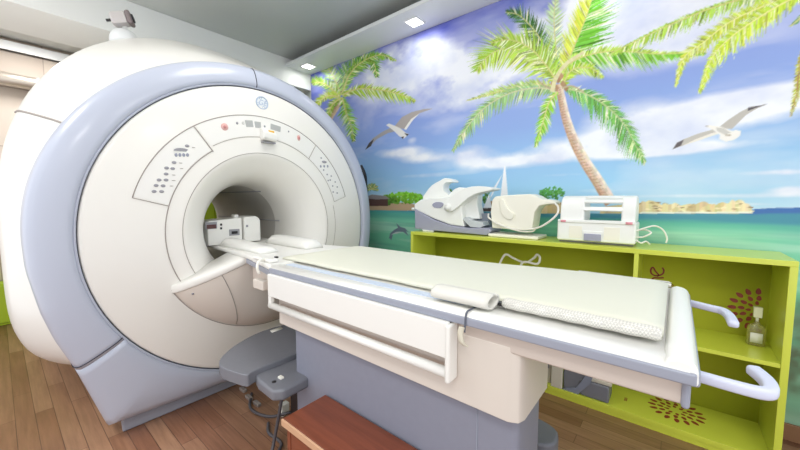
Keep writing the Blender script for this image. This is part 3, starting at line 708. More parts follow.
box('corner_cap', X1-.020, X1-.006, Y1-.05, Y1-.022, .856, ZT-.036, M['rail'], tb, bevel=.008)
# housing between top and pedestal
hp = [(-1.425, .826), (-.315, .826), (-.290, .838), (-.282, .862), (-.282, 1.06), (-.42, 1.47), (-1.415, 1.47)]
prism('housing', hp, .672, .878, 2, M['cream'], tb, bevel=.004)
pp = [(-1.355, .865), (-.32, .865), (-.305, .873), (-.30, .89), (-.305, 1.06), (-.42, 1.40), (-1.345, 1.40)]
prism('pedestal', pp, 0, .695, 2, M['grey'], tb, bevel=.006)
tube('seam', [(-.42, .864, .67), (-.42, .864, .02)], .0015, M['rail'], tb, seg=5)
# hanging side panel with hand bar
bm = bmesh.new()
add_box(bm, -1.44, -.475, .780, .800, .812, .916); add_box(bm, -1.44, -1.415, .780, .800, .775, .812)
bm_link('arm_board', bm, M['white'], tb, bevel=.004)
tube('hand_bar', [(-1.435, .790, .768), (-.48, .790, .768)], .0155, M['white'], tb, seg=14)
box('board_end', -.480, -.464, .773, .825, .742, .912, M['white'], tb, bevel=.008)
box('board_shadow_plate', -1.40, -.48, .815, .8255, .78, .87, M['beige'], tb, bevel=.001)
# docking bridge towards the bore
br = [(X0-.004, Y0+.002), (-1.85, Y0+.085), (-2.09, .90), (-2.6, .93), (-2.6, 1.37), (-2.09, 1.40), (-1.85, Y1-.085), (X0-.004, Y1-.002)]
prism('bridge_top', br, .925, .949, 2, M['white'], tb, bevel=.008)
br2 = [(X0-.004, Y0+.002), (-1.86, Y0+.088), (-1.86, Y1-.088), (X0-.004, Y1-.002)]
prism('bridge_rail', br2, .898, .925, 2, M['rail'], tb, bevel=.004)
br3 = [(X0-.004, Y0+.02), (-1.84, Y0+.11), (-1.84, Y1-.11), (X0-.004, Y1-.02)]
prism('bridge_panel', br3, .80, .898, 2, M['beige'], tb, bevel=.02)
box('latch_box', -1.62, -1.52, .80, .835, .815, .862, M['cream'], tb, bevel=.006)
p_ = box('connector', -1.68, -1.50, .83, .875, .949, .968, M['white'], tb, bevel=.008)
tube('connector_lead', [(-1.56, .83, .962), (-1.55, .80, .958), (-1.54, .785, .93), (-1.53, .79, .90)], .007, M['cable'], tb, smooth_n=5)
box('hook', -1.63, -1.61, .925, .94, .949, .957, M['black'], tb, bevel=.002)
# docking handles at the free end
def handle(pp):
    ph = smooth_path([at(a, b, 2, .915) for a, b in pp], 8)
    n = len(ph); bm = bmesh.new(); rows = []
    for i, q in enumerate(ph):
        a = ph[max(0, i-1)]; b = ph[min(n-1, i+1)]; T = (b-a).normalized(); S_ = T.cross(Vector((0, 0, 1))).normalized(); U = S_.cross(T)
        w, h = .008+.004*(i/n), .0105
        if i == n-1: w *= .7; h *= .7
        sg = lambda v_: math.copysign(abs(v_)**.55, v_)
        rows.append([q+S_*w*sg(math.cos(t))+U*h*sg(math.sin(t)) for t in [2*PI*(k+.5)/16 for k in range(16)]])
    loft(rows, True, True, True, bm)
    return bm_link('docking_handle', bm, mat('handle_lilac', (204, 208, 228), .35), tb)
handle([(676, 369), (700, 376.5), (735, 386.5), (762, 393), (771, 391), (766, 381), (752, 369)]); handle([(672, 298), (690, 303), (710, 308), (722, 311), (729, 316), (734, 325)])
# brake cover and pedals
def px_prism(name, pts, z0, z1, m, parent, bevel=.01, n=0):
    q = [at(a, b, 2, z1) for a, b in pts]; q = [(v.x, v.y) for v in q]
    if n: q = [(v.x, v.y) for v in smooth_path([(a, b, 0) for a, b in q], n, True)]
    return prism(name, q, z0, z1, 2, m, parent, bevel=bevel)
pc_ = px_prism('brake_cover', [(219, 361), (226, 352), (240, 342), (262, 331), (294, 322), (304, 322), (306, 346), (285, 358), (262, 367), (252, 372), (246, 375), (232, 371), (222, 367)], .412, .47, M['pod'], tb, bevel=.016, n=3)
px_prism('sticker', [(270, 330.5), (281, 326.5), (283, 328.5), (272, 332.5)], .4705, .4725, M['label'], pc_, bevel=0)
fp = px_prism('foot_pedal', [(254, 372), (262, 367), (286, 353), (304, 350), (309, 377), (284, 390), (272, 391), (258, 380)], .395, .445, M['pod'], tb, bevel=.012)
q = at(274, 382, 2, .445); tube('pedal_button', [(q.x, q.y, .440), (q.x, q.y, .447)], .010, M['black'], fp, seg=16)
q = at(281, 378, 2, .445); box('pedal_button', q.x-.014, q.x+.014, q.y-.009, q.y+.009, .442, .453, M['label'], fp, bevel=.003)
box('pedal_post', -1.45, -1.39, .90, .96, 0, .40, M['black'], tb)
box('brake_post', -1.60, -1.50, .98, 1.08, 0, .415, M['black'], tb)
box('pedal_link', -1.60, -1.34, .99, 1.05, .30, .40, M['pod'], tb)
fp2 = prism('foot_pedal', [(v.x, v.y) for v in smooth_path([(-.56, 1.56, 0), (-.44, 1.55, 0), (-.385, 1.60, 0), (-.395, 1.70, 0), (-.47, 1.74, 0), (-.56, 1.73, 0)], 3, True)], .01, .12, 2, M['pod'], tb, bevel=.014)
box('pedal_button', -.505, -.475, 1.61, 1.65, .119, .127, M['label'], fp2, bevel=.003)
box('pedal_arm', -.56, -.50, 1.36, 1.60, .03, .08, M['pod'], tb)
for i, pts in enumerate([[(-1.70, .90, .01), (-1.62, .86, .012), (-1.50, .86, .012), (-1.42, .78, .012), (-1.30, .80, .01), (-1.25, .88, .01)], [(-1.44, .86, .39), (-1.46, .83, .20), (-1.47, .80, .05), (-1.40, .74, .012), (-1.26, .76, .012)], [(-2.05, .98, .012), (-1.9, .90, .012), (-1.75, .93, .012), (-1.66, 1.02, .03)]]):
    o = tube('floor_cable', pts, .008, M['cableg'], smooth_n=8)
    tag(o, ['dark cable curling on the floor nearest the wooden step', 'dark cable hanging from the foot pedal down to the floor', 'dark cable lying under the grey brake cover'][i], 'cable')
for i, (x, y) in enumerate(((249, 396), (257, 402), (243, 388))):
    q = at(x, y, 2, .02); o = box('connector_block', q.x-.03, q.x+.03, q.y-.012, q.y+.012, .0, .02, mat('block_grey', (150, 140, 134), .5), bevel=.003)
    tag(o, 'small flat grey connector block on the floor below the brake cover', 'connector', 'floor connector blocks')
q = at(284, 403, 2, .07); o = box('cable_plug', q.x-.018, q.x+.018, q.y-.025, q.y+.025, .0, .07, M['label'], bevel=.004); tag(o, 'pale plug standing among dark cables beneath the foot pedal', 'plug')

o = tube('cable_bundle', [(-2.50, 2.39, 1.60), (-2.48, 2.43, 1.50), (-2.50, 2.46, 1.38), (-2.48, 2.475, 1.10), (-2.49, 2.475, .80), (-2.48, 2.46, .4), (-2.48, 2.46, .03)], .022, M['black'], smooth_n=6)
tag(o, "dark cable bundle hanging down behind the scanner's right rim", 'cable')
# things lying on the table
PZ = ZT-.0135
def pad_prism(name, xs, ya, yb, z0, z1, m, parent=None, wob=.0, bev=.008, shape=None):
    n = 40; bm = bmesh.new(); rows = []
    for i in range(n+1):
        x = xs[0]+(xs[1]-xs[0])*i/n; t = i/n; w = wob*math.sin(t*17)+wob*.6*math.sin(t*41+1)
        e = .006 if i in (0, n) else 0
        zt = z1-e*.6+(shape(x) if shape else 0)
        rows.append([(x, ya+w, z0), (x, ya-.004+w, (z0+zt)/2), (x, ya+.006+w, zt-.001), (x, ya+.03+w, zt+.001), (x, (ya+yb)/2, zt+.002), (x, yb-.03, zt+.001), (x, yb-.006, zt-.001), (x, yb+.004, (z0+zt)/2), (x, yb, z0)])
    loft(rows, True, True, True, bm)
    return bm_link(name, bm, m, parent)
mt = thing('table_mattress', 'long thin pale green mattress pad lying on the patient table', 'mattress', (-.8, 1.2, PZ))
pad_prism('pad', (-1.56, -.008), .932, 1.465, ZT+.0005, ZT+.014, M['pad'], mt, wob=.003, shape=lambda x: .012*(1/(1+math.exp(-(x+.5)*14))))
tag(pad_prism('folded_sheet', (-.30, .0), 1.475, 1.512, ZT+.0045, ZT+.018, M['fabric'], None, wob=.001), 'narrow folded white sheet along the far edge of the table mattress', 'sheet')
# quilted roll along near edge
def fold_roll(name, x0, x1, y, z, ry, rz, m, turns=1.0):
    bm = bmesh.new(); n = 40; rows = []
    for i in range(n+1):
        x = x0+(x1-x0)*i/n; e = .75 if i in (0, n) else 1
        rows.append([(x, y+ry*e*math.cos(2*PI*k/16)+.002*math.sin(i*.9), z+rz*e*math.sin(2*PI*k/16)) for k in range(16)])
    loft(rows, True, True, True, bm); return bm_link(name, bm, m)
M['quilt'] = mat('quilted_mesh', (224, 222, 214), .9)
def quilt(m):
    nt = m.node_tree; b = nt.nodes['Principled BSDF']; tc = nt.nodes.new('ShaderNodeTexCoord'); mp = nt.nodes.new('ShaderNodeMapping')
    mp.inputs['Rotation'].default_value = (0, 0, PI/4); ck = nt.nodes.new('ShaderNodeTexChecker'); ck.inputs['Scale'].default_value = 210
    nt.links.new(tc.outputs['Object'], mp.inputs[0]); nt.links.new(mp.outputs[0], ck.inputs['Vector'])
    ck.inputs['Color1'].default_value = (*lin((224, 222, 214)), 1); ck.inputs['Color2'].default_value = (*lin((196, 194, 188)), 1)
    nt.links.new(ck.outputs['Color'], b.inputs['Base Color'])
quilt(M['quilt'])
o = fold_roll('quilted_roll', -.365, -.01, .905, ZT+.0165, .020, .0145, M['quilt']); tag(o, 'white quilted mesh roll along the near edge of the mattress at its foot end', 'cushion roll')
# wrapped sleeve cushion
bm = bmesh.new(); rows = []; th_ = .007
cxs, czs = .868, ZT+.0245
prof2 = []
for k in range(27):
    a = math.radians(-100+k*13.2); r = 1; prof2.append((cxs+.042*math.cos(PI-a), czs+.021*math.sin(PI-a)*-1))
prof_in = [(cxs+(a-cxs)*.80, czs+(b-czs)*.72) for a, b in prof2][::-1]
loop = prof2+prof_in
for x, s in ((-.565, .94), (-.555, 1), (-.48, 1.0), (-.40, 1.03), (-.38, 1.0)):
    rows.append([(x, cxs+(a-cxs)*s, czs+(b-czs)*s) for a, b in loop])
loft(rows, True, True, True, bm)
slv = bm_link('sleeve_cushion', bm, M['fabric']); tag(slv, 'white open sleeve cushion resting on the near table edge', 'cushion')
# strap over the edge
def ribbon(name, pts, wx, th, m, n=6):
    S_ = smooth_path(pts, n); bm = bmesh.new(); rows = []
    for i, q in enumerate(S_):
        a = S_[max(0, i-1)]; b = S_[min(len(S_)-1, i+1)]; T = (b-a).normalized(); Nn = T.cross(Vector((1, 0, 0))).normalized()
        rows.append([q+Vector((-wx, 0, 0))+Nn*th, q+Vector((wx, 0, 0))+Nn*th, q+Vector((wx, 0, 0))-Nn*th, q+Vector((-wx, 0, 0))-Nn*th])
    loft(rows, True, True, True, bm); return bm_link(name, bm, m)
st = thing('safety_strap', 'narrow strap with cream tail hanging over the near table rail', 'strap', (-.43, .75, .85))
r1 = ribbon('webbing', [(-.425, .86, ZT+.004), (-.425, .825, ZT+.0055), (-.425, .798, ZT+.001), (-.425, .7905, ZT-.03), (-.425, .788, ZT-.05)], .0025, .0012, M['coildark']); r1.parent = st; r1.matrix_parent_inverse = st.matrix_world.inverted()
r1 = ribbon('tail', [(-.432, .786, ZT-.036), (-.434, .782, ZT-.055), (-.428, .780, ZT-.075), (-.42, .786, ZT-.085)], .008, .0025, M['strap']); r1.parent = st; r1.matrix_parent_inverse = st.matrix_world.inverted()
b1 = box('buckle', -.395, -.355, .90, .925, ZT+.004, ZT+.014, M['black'], bevel=.003); tag(b1, 'small black buckle between sleeve cushion and quilted roll', 'buckle')

# coil box sitting in the bore on the cradle
cb_ = thing('head_coil', 'white connector box with small display inside the bore', 'coil box', (-2.42, 1.05, .949))
prism('body', [(.875, .952), (.875, 1.108), (.885, 1.116), (1.10, 1.130), (1.10, .952)], -2.52, -2.352, 0, M['white'], cb_, bevel=.006)
prism('door', [(1.108, .955), (1.108, 1.134), (1.19, 1.138), (1.215, 1.128), (1.228, 1.105), (1.228, .955)], -2.50, -2.335, 0, M['white'], cb_, bevel=.012)
def fbox(name, px0, px1, py0, py1, x, m, par, d=.004):
    a = at(px0, py0, 0, x); b = at(px1, py1, 0, x); return box(name, x-d*.5, x+d, min(a.y, b.y), max(a.y, b.y), min(a.z, b.z), max(a.z, b.z), m, par, bevel=.001)
fbox('display', 205, 217, 222.5, 228.5, -2.352, M['dgrey'], cb_); fbox('display_glass', 206.5, 216, 224.8, 228.4, -2.349, M['display'], cb_, .005)
fbox('socket', 229, 239.5, 229.5, 235, -2.352, M['dgrey'], cb_); fbox('socket_opening', 231.5, 237.5, 231.3, 233.6, -2.349, M['black'], cb_)
for yy in (223.6, 227.3): fbox('knob', 220, 222, yy, yy+2, -2.352, M['black'], cb_)
fbox('knob', 246, 248, 225, 227, -2.335, M['dgrey'], cb_)
box('top_catch', -2.45, -2.40, 1.07, 1.10, 1.125, 1.15, M['white'], cb_, bevel=.004)
def wedge(name, x0, x1, y0, y1, h0, h1, label, m):
    bm = bmesh.new(); n = 14; rows = []
    for i in range(n+1):
        t = i/n; x = x0+(x1-x0)*t; h = h0+(h1-h0)*t; e = math.sin(PI*min(1, max(.06, t*6 if t < .17 else (1-t)*6 if t > .83 else .5)) if (t < .083 or t > .917) else PI/2)
        h = h*max(.35, e)
        rows.append([(x, y0, .9495), (x, y0+.004, .9495+h*.6), (x, y0+(y1-y0)*.2, .9495+h*.95), (x, (y0+y1)/2, .9495+h), (x, y1-(y1-y0)*.2, .9495+h*.95), (x, y1-.004, .9495+h*.6), (x, y1, .9495)])
    loft(rows, True, True, True, bm); o = bm_link(name, bm, m); tag(o, label, 'cushion'); return o
wedge('bolster_cushion', -2.33, -1.79, .935, 1.045, .055, .03, 'long white bolster on the near side of the bore cradle', M['white'])
wedge('bolster_cushion', -2.22, -1.74, 1.20, 1.33, .06, .05, 'long white bolster on the far side of the bore cradle', M['white'])

# ------------------------------------------------------------------ wooden step
sp_ = thing('step_stool', 'red-brown wooden step stool in front of the table pedestal', 'step stool', (-.86, .75, 0))
bx0, bx1, by0, by1, bz = -1.125, -.605, .60, .84, .42
a = at(283, 418, 2, bz); b = at(335, 389, 2, bz); c = at(434, 442, 2, bz)
bx0, by0, by1, bx1 = a.x, a.y, min(b.y, .858), c.x
box('seat_board', bx0, bx1, by0, by1, bz-.024, bz, M['redwood'], sp_, bevel=.003)
box('front_trim', bx0, bx1, by0-.008, by0-.0005, bz-.026, bz-.001, M['paletrim'], sp_, bevel=.001)
for x in (bx0+.012, bx1-.034): box('side_panel', x, x+.022, by0+.008, by1-.006, 0, bz-.0245, M['redwood'], sp_, bevel=.002)
box('front_panel', bx0+.035, bx1-.035, by0+.01, by0+.028, .0, bz-.0245, M['redwood'], sp_, bevel=.002)
box('stretcher', bx0+.035, bx1-.035, by1-.05, by1-.03, .16, .20, M['redwood'], sp_, bevel=.002)

# ------------------------------------------------------------------ lime shelf unit
sh = thing('shelf_unit', 'long lime green open shelf unit against the mural', 'shelf unit', (-.64, 2.4, 0))
SX0, SX1, SY0, SY1, SZ = -1.71, .424, 2.21, 2.562, .989
Tk = .026
box('top_board', SX0, SX1, SY0, SY1, SZ-Tk, SZ, M['lime'], sh, bevel=.002)
bb_ = box('bottom_board', SX0+Tk, SX1-Tk, SY0+.002, SY1-.012, 0.03, 0.056, M['lime'], sh, bevel=.001)
box('kick_board', SX0+Tk, SX1-Tk, SY0+.006, SY0+.02, 0, 0.03, M['lime'], sh, bevel=.001)
for x in (SX0, SX1-Tk): box('side_board', x, x+Tk, SY0, SY1, 0, SZ-Tk, M['lime'], sh, bevel=.002)
dvx = [-.165]
for x in dvx: box('divider', x, x+Tk*.8, SY0+.002, SY1-.012, .5175, SZ-Tk, M['lime'], sh, bevel=.001)
segs = [(SX0+Tk, SX1-Tk)]
for i, (a, b) in enumerate(segs[:]):
    if i != 1 or True: box('middle_board', a, b, SY0+.004, SY1-.012, .497, .517, M['lime'], sh, bevel=.001)
bp_ = box('back_panel', SX0+Tk, SX1-Tk, SY1-.012, SY1-.002, .03, SZ-Tk, M['limeback'], sh, bevel=0)
YB = SY1-.0125
def flower(cx, cz, parent, xmax=9, zmin=-9, zmax=9, sc_=1, flat=None):
    bm = bmesh.new()
    for ring_, (r0, L_, w_, n, off) in enumerate(((.026, .022, .0075, 8, .2), (.050, .028, .0095, 12, 0), (.082, .036, .0105, 16, .1))):
        for k in range(n):
            a = 2*PI*(k+off)/n; c_, s_ = math.cos(a), math.sin(a); r0_ = r0*sc_; Lr = L_*sc_; wr = w_*sc_
            mxp = cx+(r0_+Lr)*c_; mzp = cz+(r0_+Lr)*s_
            if mxp > xmax or cx+r0_*c_ > xmax or not (zmin < min(mzp, cz+r0_*s_) and max(mzp, cz+r0_*s_) < zmax): continue
            vs = []
            for t in range(12):
                q = 2*PI*t/12; u = r0_+Lr/2+Lr/2*math.cos(q); v = wr*math.sin(q)*(1-.25*math.cos(q)); vs.append(bm.verts.new((cx+u*c_-v*s_, YB-.0006, cz+u*s_+v*c_) if flat is None else (cx+u*c_-v*s_, cz+u*s_+v*c_, flat)))
            bm.faces.new(vs)
    return bm_link('flower_print', bm, M['maroon'], parent, smooth=False)
flower(.362, .672, bp_, xmax=.39, zmin=.52, zmax=.95)
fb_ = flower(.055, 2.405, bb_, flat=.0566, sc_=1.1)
def pstroke(pxs, w, name, parent, y=None):
    P3 = [at(a, b, 1, YB-.001) for a, b in pxs]; S_ = smooth_path(P3, 8); bm = bmesh.new(); rows = []
    for i, q in enumerate(S_):
        a = S_[max(0, i-1)]; b = S_[min(len(S_)-1, i+1)]; T = (b-a).normalized(); n_ = Vector((T.z, 0, -T.x))*w
        rows.append([q+n_, q-n_])
    loft(rows, False, bm=bm); return bm_link(name, bm, M['maroon'], parent, smooth=False)
o_ = lambda x, y: (636+x/9, 250+y/9)
pstroke([o_(188, 238), o_(205, 225), o_(175, 190), (636+152/9, 250+156/9), o_(133, 180), o_(140, 212), o_(172, 230), o_(212, 228), o_(243, 210), o_(250, 182), o_(236, 158)], .0042, 'lettering', bp_)
pstroke([o_(250, 250), o_(205, 252), o_(165, 250), o_(146, 262), o_(150, 282), o_(175, 296), o_(250, 298)], .0042, 'lettering', bp_)
q = at(636+318/9, 250+340/9, 1, YB-.001)
text_bm('oss', .034, (q.x, YB-.0012, q.z), (PI/2, -PI/2, 0), .0003, 'lettering', M['maroon'], bp_)
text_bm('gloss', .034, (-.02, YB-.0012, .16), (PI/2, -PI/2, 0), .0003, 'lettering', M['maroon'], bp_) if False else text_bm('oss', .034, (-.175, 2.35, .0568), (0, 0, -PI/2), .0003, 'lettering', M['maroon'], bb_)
# bottle
bt = thing('pump_bottle', 'clear pump bottle with white cap and label on the middle shelf', 'bottle', (.355, 2.42, .517))
rows = []
for z, w, d in ((.518, .030, .018), (.522, .034, .021), (.60, .034, .021), (.615, .031, .019), (.625, .018, .014), (.63, .011, .011), (.64, .010, .010)):
    rows.append([(.345+w*math.copysign(abs(math.cos(t))**.6, math.cos(t)), 2.43+d*math.copysign(abs(math.sin(t))**.6, math.sin(t)), z) for t in [2*PI*k/24 for k in range(24)]])
bm_link('body', loft(rows, True, True, True), M['glass'], bt)
box('label', .322, .366, 2.4065, 2.4082, .535, .585, M['label'], bt, bevel=0)
tube('pump_neck', [(.345, 2.43, .638), (.345, 2.43, .665)], .006, M['label'], bt, seg=12)
box('cap', .329, .361, 2.417, 2.443, .662, .715, mat('cap_clear', (238, 238, 210), .2), bt, bevel=.003)

# ------------------------------------------------------------------ coils on the shelf top
def ppts(pts, y): return [(at(a, b, 1, y).x, at(a, b, 1, y).z) for a, b in pts]
def pxprism(name, pts, y0, y1, m, parent, bevel=.006, n=0, zmin=None):
    q = ppts(pts, y0)
    if zmin is not None: q = [(a, max(b, zmin)) for a, b in q]
    if n: q = [(v.x, v.y) for v in smooth_path([(a, b, 0) for a, b in q], n, True)]
    return prism(name, q, y0, y1, 1, m, parent, bevel=bevel)
ZS = SZ+.001
ca_ = thing('knee_foot_coil', 'white winged coil on a lilac-grey base at left end of the shelf top', 'mri coil', (-1.4, 2.35, ZS))
pxprism('base', [(414.5, 209), (414.8, 228.6), (424, 230), (446, 231.8), (487, 235.5), (491, 231), (489, 228), (468, 228), (450, 225.5), (434, 220)], 2.285, 2.49, M['coilgrey'], ca_, .008, zmin=ZS)
pxprism('body', [(414, 209), (414, 204), (420, 200), (430, 198), (446, 197), (456, 198), (461, 205), (462, 213), (464, 227), (450, 225), (434, 219)], 2.295, 2.48, M['coil'], ca_, .012)
pxprism('handle_recess', [(432, 204.5), (436, 202), (442, 202.5), (443, 205), (440, 208), (434, 207.5)], 2.288, 2.30, M['coilgrey'], ca_, .003, n=2)
pxprism('rear_fin', [(423, 200), (426, 192), (432, 185), (440, 180.5), (445, 178), (452, 180), (452, 182.5), (446, 182.5), (443, 186), (444, 191), (448, 194), (446, 199)], 2.36, 2.46, M['coil'], ca_, .012, n=2)
w1 = pxprism('wing', [(443, 206), (447, 200), (455, 193), (465, 188), (478, 186), (493.5, 188), (490, 190.5), (478, 193), (468, 198), (459, 206), (451, 211.5), (445, 210.5)], 2.272, 2.40, M['coil'], ca_, .008, n=2)
pxprism('hump', [(446, 200), (451, 192), (456, 188), (462, 187.5), (468, 191), (466, 200)], 2.35, 2.47, M['coil'], ca_, .012, n=2)
tube('pivot', [(at(448, 207.5, 1, 2.272).x, 2.262, at(448, 207.5, 1, 2.272).z), (at(448, 207.5, 1, 2.272).x, 2.29, at(448, 207.5, 1, 2.272).z)], .03, M['coil'], ca_, seg=20)
pxprism('clear_tray', [(462, 219), (466, 217), (471, 221), (482, 222), (484, 226), (480, 228), (470, 227)], 2.30, 2.42, mat('tray_grey', (198, 204, 208), .3), ca_, .004)
pxprism('support', [(459, 204), (466, 198), (478, 194), (477, 204), (480, 219), (464, 219)], 2.36, 2.45, M['coil'], ca_, .008)
pxprism('rear_pad', [(476, 214), (488, 213), (490, 227), (477, 227)], 2.40, 2.49, mat('pad_slate', (126, 134, 146), .6), ca_, .006)
q = at(413.5, 209, 1, 2.33); tube('side_knob', [(q.x-.012, 2.33, q.z), (q.x+.02, 2.33, q.z)], .014, M['coil'], ca_, seg=14)
pxprism('foot', [(422, 229.5), (433, 230.8), (433, 232.2), (423, 231.5)], 2.276, 2.29, M['coil'], ca_, .002, zmin=ZS)

cbb = thing('shoulder_coil', 'cream beaked coil on a flat tray with a cable looped around it', 'mri coil', (-.9, 2.36, ZS))
box('tray', at(488.5, 232, 1, 2.27).x, at(538, 236, 1, 2.27).x, 2.262, 2.47, ZS, ZS+.022, M['coilcream'], cbb, bevel=.006)
pxprism('body', [(492, 228), (490.5, 212), (492, 200), (495, 196.5), (504, 195.5), (518, 194.5), (530, 194), (536, 196), (541, 199), (551, 200), (555, 202), (553.5, 204), (546, 204.5), (539, 206), (534.5, 212), (533, 222), (532, 230), (512, 229.5)], 2.29, 2.44, M['coilcream'], cbb, .014)
pxprism('raised_cover', [(499, 201), (503, 199), (506, 206), (510, 211), (514, 214), (512, 219), (506, 219), (501, 213)], 2.278, 2.295, M['coilcream'], cbb, .006, n=2)
pxprism('rear_plate', [(533, 196), (541, 199), (538, 206), (534, 212), (533, 229), (526, 229), (527, 200)], 2.44, 2.47, mat('plate_grey', (206, 208, 200), .5), cbb, .004)
cab = [(553.5, 202, 2.30), (558, 207, 2.29), (557, 214, 2.275), (550, 221, 2.262), (540, 227, 2.262), (528, 229.5, 2.268), (512, 228.5, 2.272), (498, 223.5, 2.275), (489, 218, 2.285), (488.5, 214, 2.32)]
tube('cable', [at(a, b, 1, c_) for a, b, c_ in cab], .0065, M['cable'], cbb, smooth_n=6, seg=8)
cab = [(493, 222, 2.275), (505, 227, 2.270), (520, 231.2, 2.268), (532, 231.5, 2.27), (536, 228, 2.29)]
tube('cable', [at(a, b, 1, c_) for a, b, c_ in cab], .005, M['cable'], cbb, smooth_n=6, seg=8)

cc_ = thing('head_neck_coil', 'white box coil with slotted round top at the right of the shelf top', 'mri coil', (-.38, 2.38, ZS))
cx0, cx1 = at(557, 230, 1, 2.27).x, at(636, 230, 1, 2.27).x
ya, yb = 2.27, 2.49
box('lower_body', cx0, cx1, ya, yb, ZS+.012, ZS+.135, M['coil'], cc_, bevel=.012)
box('base_plate', cx0+.01, cx1-.01, ya+.02, yb-.01, ZS, ZS+.0125, mat('base_dark', (120, 120, 124), .6), cc_, bevel=.002)
box('seam_ledge', cx0+.004, cx1-.004, ya-.007, ya+.02, ZS+.125, ZS+.143, M['coil'], cc_, bevel=.004)
def arch(y0, y1, z0, h, n=10): return [(y0, z0)]+[(y0+(y1-y0)/2-(y1-y0)/2*math.cos(PI*i/n)**1 if False else (y0+y1)/2-(y1-y0)/2*math.copysign(abs(math.cos(PI*i/n))**.75, math.cos(PI*i/n)), z0+h*.35+h*.65*math.sin(PI*i/n)**.8) for i in range(n+1)]+[(y1, z0)]
ar = arch(ya+.012, yb-.012, ZS+.135, .155)
w_ = cx1-cx0
prism('left_cap', ar, cx0+.012, cx0+w_*.36, 0, M['coil'], cc_, bevel=.01)
prism('right_cap', ar, cx0+w_*.82, cx1-.006, 0, M['coil'], cc_, bevel=.01)
for k, (t, ) in enumerate(((.06,), (.22,), (.38,), (.55,), (.75,))):
    idx = t*(len(ar)-3)+1; i0 = int(idx); f = idx-i0; y = ar[i0][0]*(1-f)+ar[i0+1][0]*f; z = ar[i0][1]*(1-f)+ar[i0+1][1]*f
    c0_ = Vector((0, y, z)); cen = Vector((0, (ya+yb)/2, ZS+.16)); nn = (c0_-cen).normalized(); tt_ = Vector((0, -nn.z, nn.y))
    bm = bmesh.new(); loft([[Vector((x, 0, 0))+c0_+tt_*.013*a_-nn*(.005+.006*b_) for a_, b_ in ((-1, -1), (1, -1), (1, 1), (-1, 1))] for x in (cx0+w_*.35, cx0+w_*.83)], True, True, True, bm)
    bm_link('slot_bar', bm, M['coil'], cc_, bevel=.003)
a_ = at(584, 236, 1, ya).x; b_ = at(601, 236, 1, ya).x
box('latch', a_, b_, ya-.012, ya+.01, ZS+.018, ZS+.062, M['coilgrey'], cc_, bevel=.004)
box('latch_frame', a_-.006, b_+.006, ya-.005, ya+.01, ZS+.06, ZS+.078, M['coil'], cc_, bevel=.002)
for (x0_, x1_) in ((at(561, 222, 1, ya).x, at(566, 222, 1, ya).x), (at(626, 220, 1, ya).x, at(633, 220, 1, ya).x)):
    box('sticker', x0_, x1_, ya-.0092, ya-.0072, ZS+.126, ZS+.14, M['pink'], cc_, bevel=0)
box('tinted_panel', at(569, 230, 1, ya).x, at(582, 230, 1, ya).x, ya-.002, ya+.002, ZS+.03, ZS+.105, M['coilcream'], cc_, bevel=.001)
box('tinted_panel', at(604, 230, 1, ya).x, at(620, 230, 1, ya).x, ya-.002, ya+.002, ZS+.03, ZS+.105, M['coilcream'], cc_, bevel=.001)
for i, cab in enumerate(([(636, 231, 2.33), (645, 228, 2.34), (655, 226, 2.36), (663, 230, 2.38), (667, 238, 2.38), (666, 243, 2.38)], [(636, 237, 2.31), (643, 237, 2.32), (651, 233, 2.33), (646, 230, 2.36), (639, 230, 2.39)], [(636, 240, 2.30), (641, 243, 2.30), (646, 241.5, 2.31), (650, 244.5, 2.33)])):
    tube('cable', [Vector((v.x, v.y, max(v.z, ZS+.006))) for v in [at(a, b, 1, c_) for a, b, c_ in cab]], .0045, M['cable'], cc_, smooth_n=6)

# looped cable inside the left bay
lp_ = [(497, 270, 2.33), (503, 257, 2.33), (507, 254.5, 2.34), (513, 258, 2.35), (525, 262.5, 2.36), (534, 258, 2.36), (537, 254.5, 2.35), (540, 258, 2.34), (537, 264, 2.33), (524, 262, 2.33), (520, 270, 2.33)]
o = thing('coil_body', 'white looped cable lying in the left bay of the shelf unit', 'cable', (-.75, 2.33, .76)); bpy.data.objects.remove(o)
o = tube('looped_cable', [at(a, b, 1, c_) for a, b, c_ in lp_]+[Vector((at(520, 270, 1, 2.33).x, 2.34, .60)), Vector((at(520, 270, 1, 2.33).x-.03, 2.35, .525))], .008, M['cable'], smooth_n=6)
tag(o, 'white cable standing in loops inside the left bay of the shelf unit', 'cable')

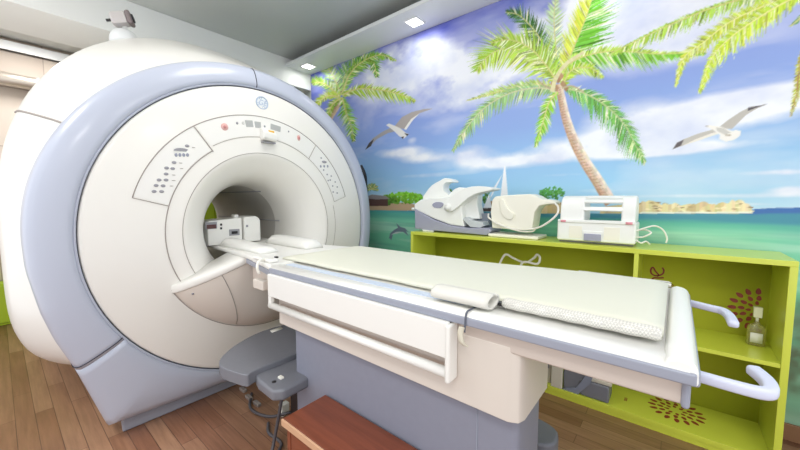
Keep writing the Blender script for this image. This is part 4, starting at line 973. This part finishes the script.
# ------------------------------------------------------------------ coils on the bottom board
ZB = .057
gc = thing('body_array_coil', 'dark grey curved coil with cream straps on the bottom shelf', 'mri coil', (-.42, 2.3, ZB))
q = ppts([(566, 360), (563, 386), (566, 393), (575, 394), (583, 388), (589, 378), (592, 368), (590, 360)], 2.235)
prism('curved_pad', [(a, max(b, ZB)) for a, b in [(v.x, v.y) for v in smooth_path([(a, b, 0) for a, b in q], 2, True)]], 2.235, 2.38, 1, M['pod'], gc, bevel=.012)
q = ppts([(562, 396), (578, 396), (590, 384), (596, 370), (590, 366), (584, 378), (576, 388), (562, 392)], 2.225)
prism('outer_shell', [(a, max(b, ZB)) for a, b in q], 2.222, 2.40, 1, mat('shell_slate', (132, 138, 154), .5), gc, bevel=.006)
box('flat_pad', at(580, 390, 1, 2.23).x, at(609, 395, 1, 2.23).x, 2.225, 2.36, ZB, ZB+.10, M['pod'], gc, bevel=.01)
box('pad_cover', at(585, 380, 1, 2.25).x, at(612, 385, 1, 2.25).x, 2.235, 2.35, ZB+.101, ZB+.125, M['strap'], gc, bevel=.006)
box('strap', at(551, 380, 1, 2.22).x, at(562, 380, 1, 2.22).x, 2.215, 2.24, ZB, ZB+.30, M['strap'], gc, bevel=.004)
jb = thing('junction_box', 'cream box with a dark square port on the bottom shelf', 'box', (-.62, 2.3, ZB))
box('case', at(540, 370, 1, 2.24).x, at(551, 370, 1, 2.24).x, 2.245, 2.34, ZB, ZB+.17, M['strap'], jb, bevel=.005)
box('port', at(545, 370, 1, 2.24).x, at(548.5, 370, 1, 2.24).x, 2.241, 2.247, ZB+.10, ZB+.13, M['coildark'], jb, bevel=.001)

# green cabinets against the far left wall
g1 = thing('green_cabinet', 'green cabinet seen through the scanner bore on the far wall', 'cabinet', (-5.15, 1.95, 0))
box('body', XL+.004, XL+.34, 1.55, 2.35, 0, 1.32, M['green'], g1, bevel=.004)
for y in (1.56, 1.96): box('door', XL+.341, XL+.358, y, y+.385, .05, 1.30, M['green'], g1, bevel=.003)
g2 = thing('green_cabinet', 'low green cabinet on the floor at the far left wall', 'cabinet', (-5.2, -.25, 0))
zt = at(2, 284, 0, XL+.2).z
box('body', XL+.004, XL+.2, -.7, at(13, 300, 0, XL+.2).y+.10, 0.0, zt, M['green'], g2, bevel=.004)
box('door', XL+.2005, XL+.215, -.69, at(13, 300, 0, XL+.2).y+.09, .03, zt-.02, M['green'], g2, bevel=.003)

# ------------------------------------------------------------------ light
w = bpy.data.worlds.new('world'); bpy.context.scene.world = w; w.use_nodes = True
w.node_tree.nodes['Background'].inputs[0].default_value = (.95, .97, 1, 1); w.node_tree.nodes['Background'].inputs[1].default_value = 1.55
vs = bpy.context.scene.view_settings; vs.view_transform = 'Standard'; vs.look = 'None'; vs.gamma = 1; vs.exposure = -.13; vs.use_curve_mapping = False
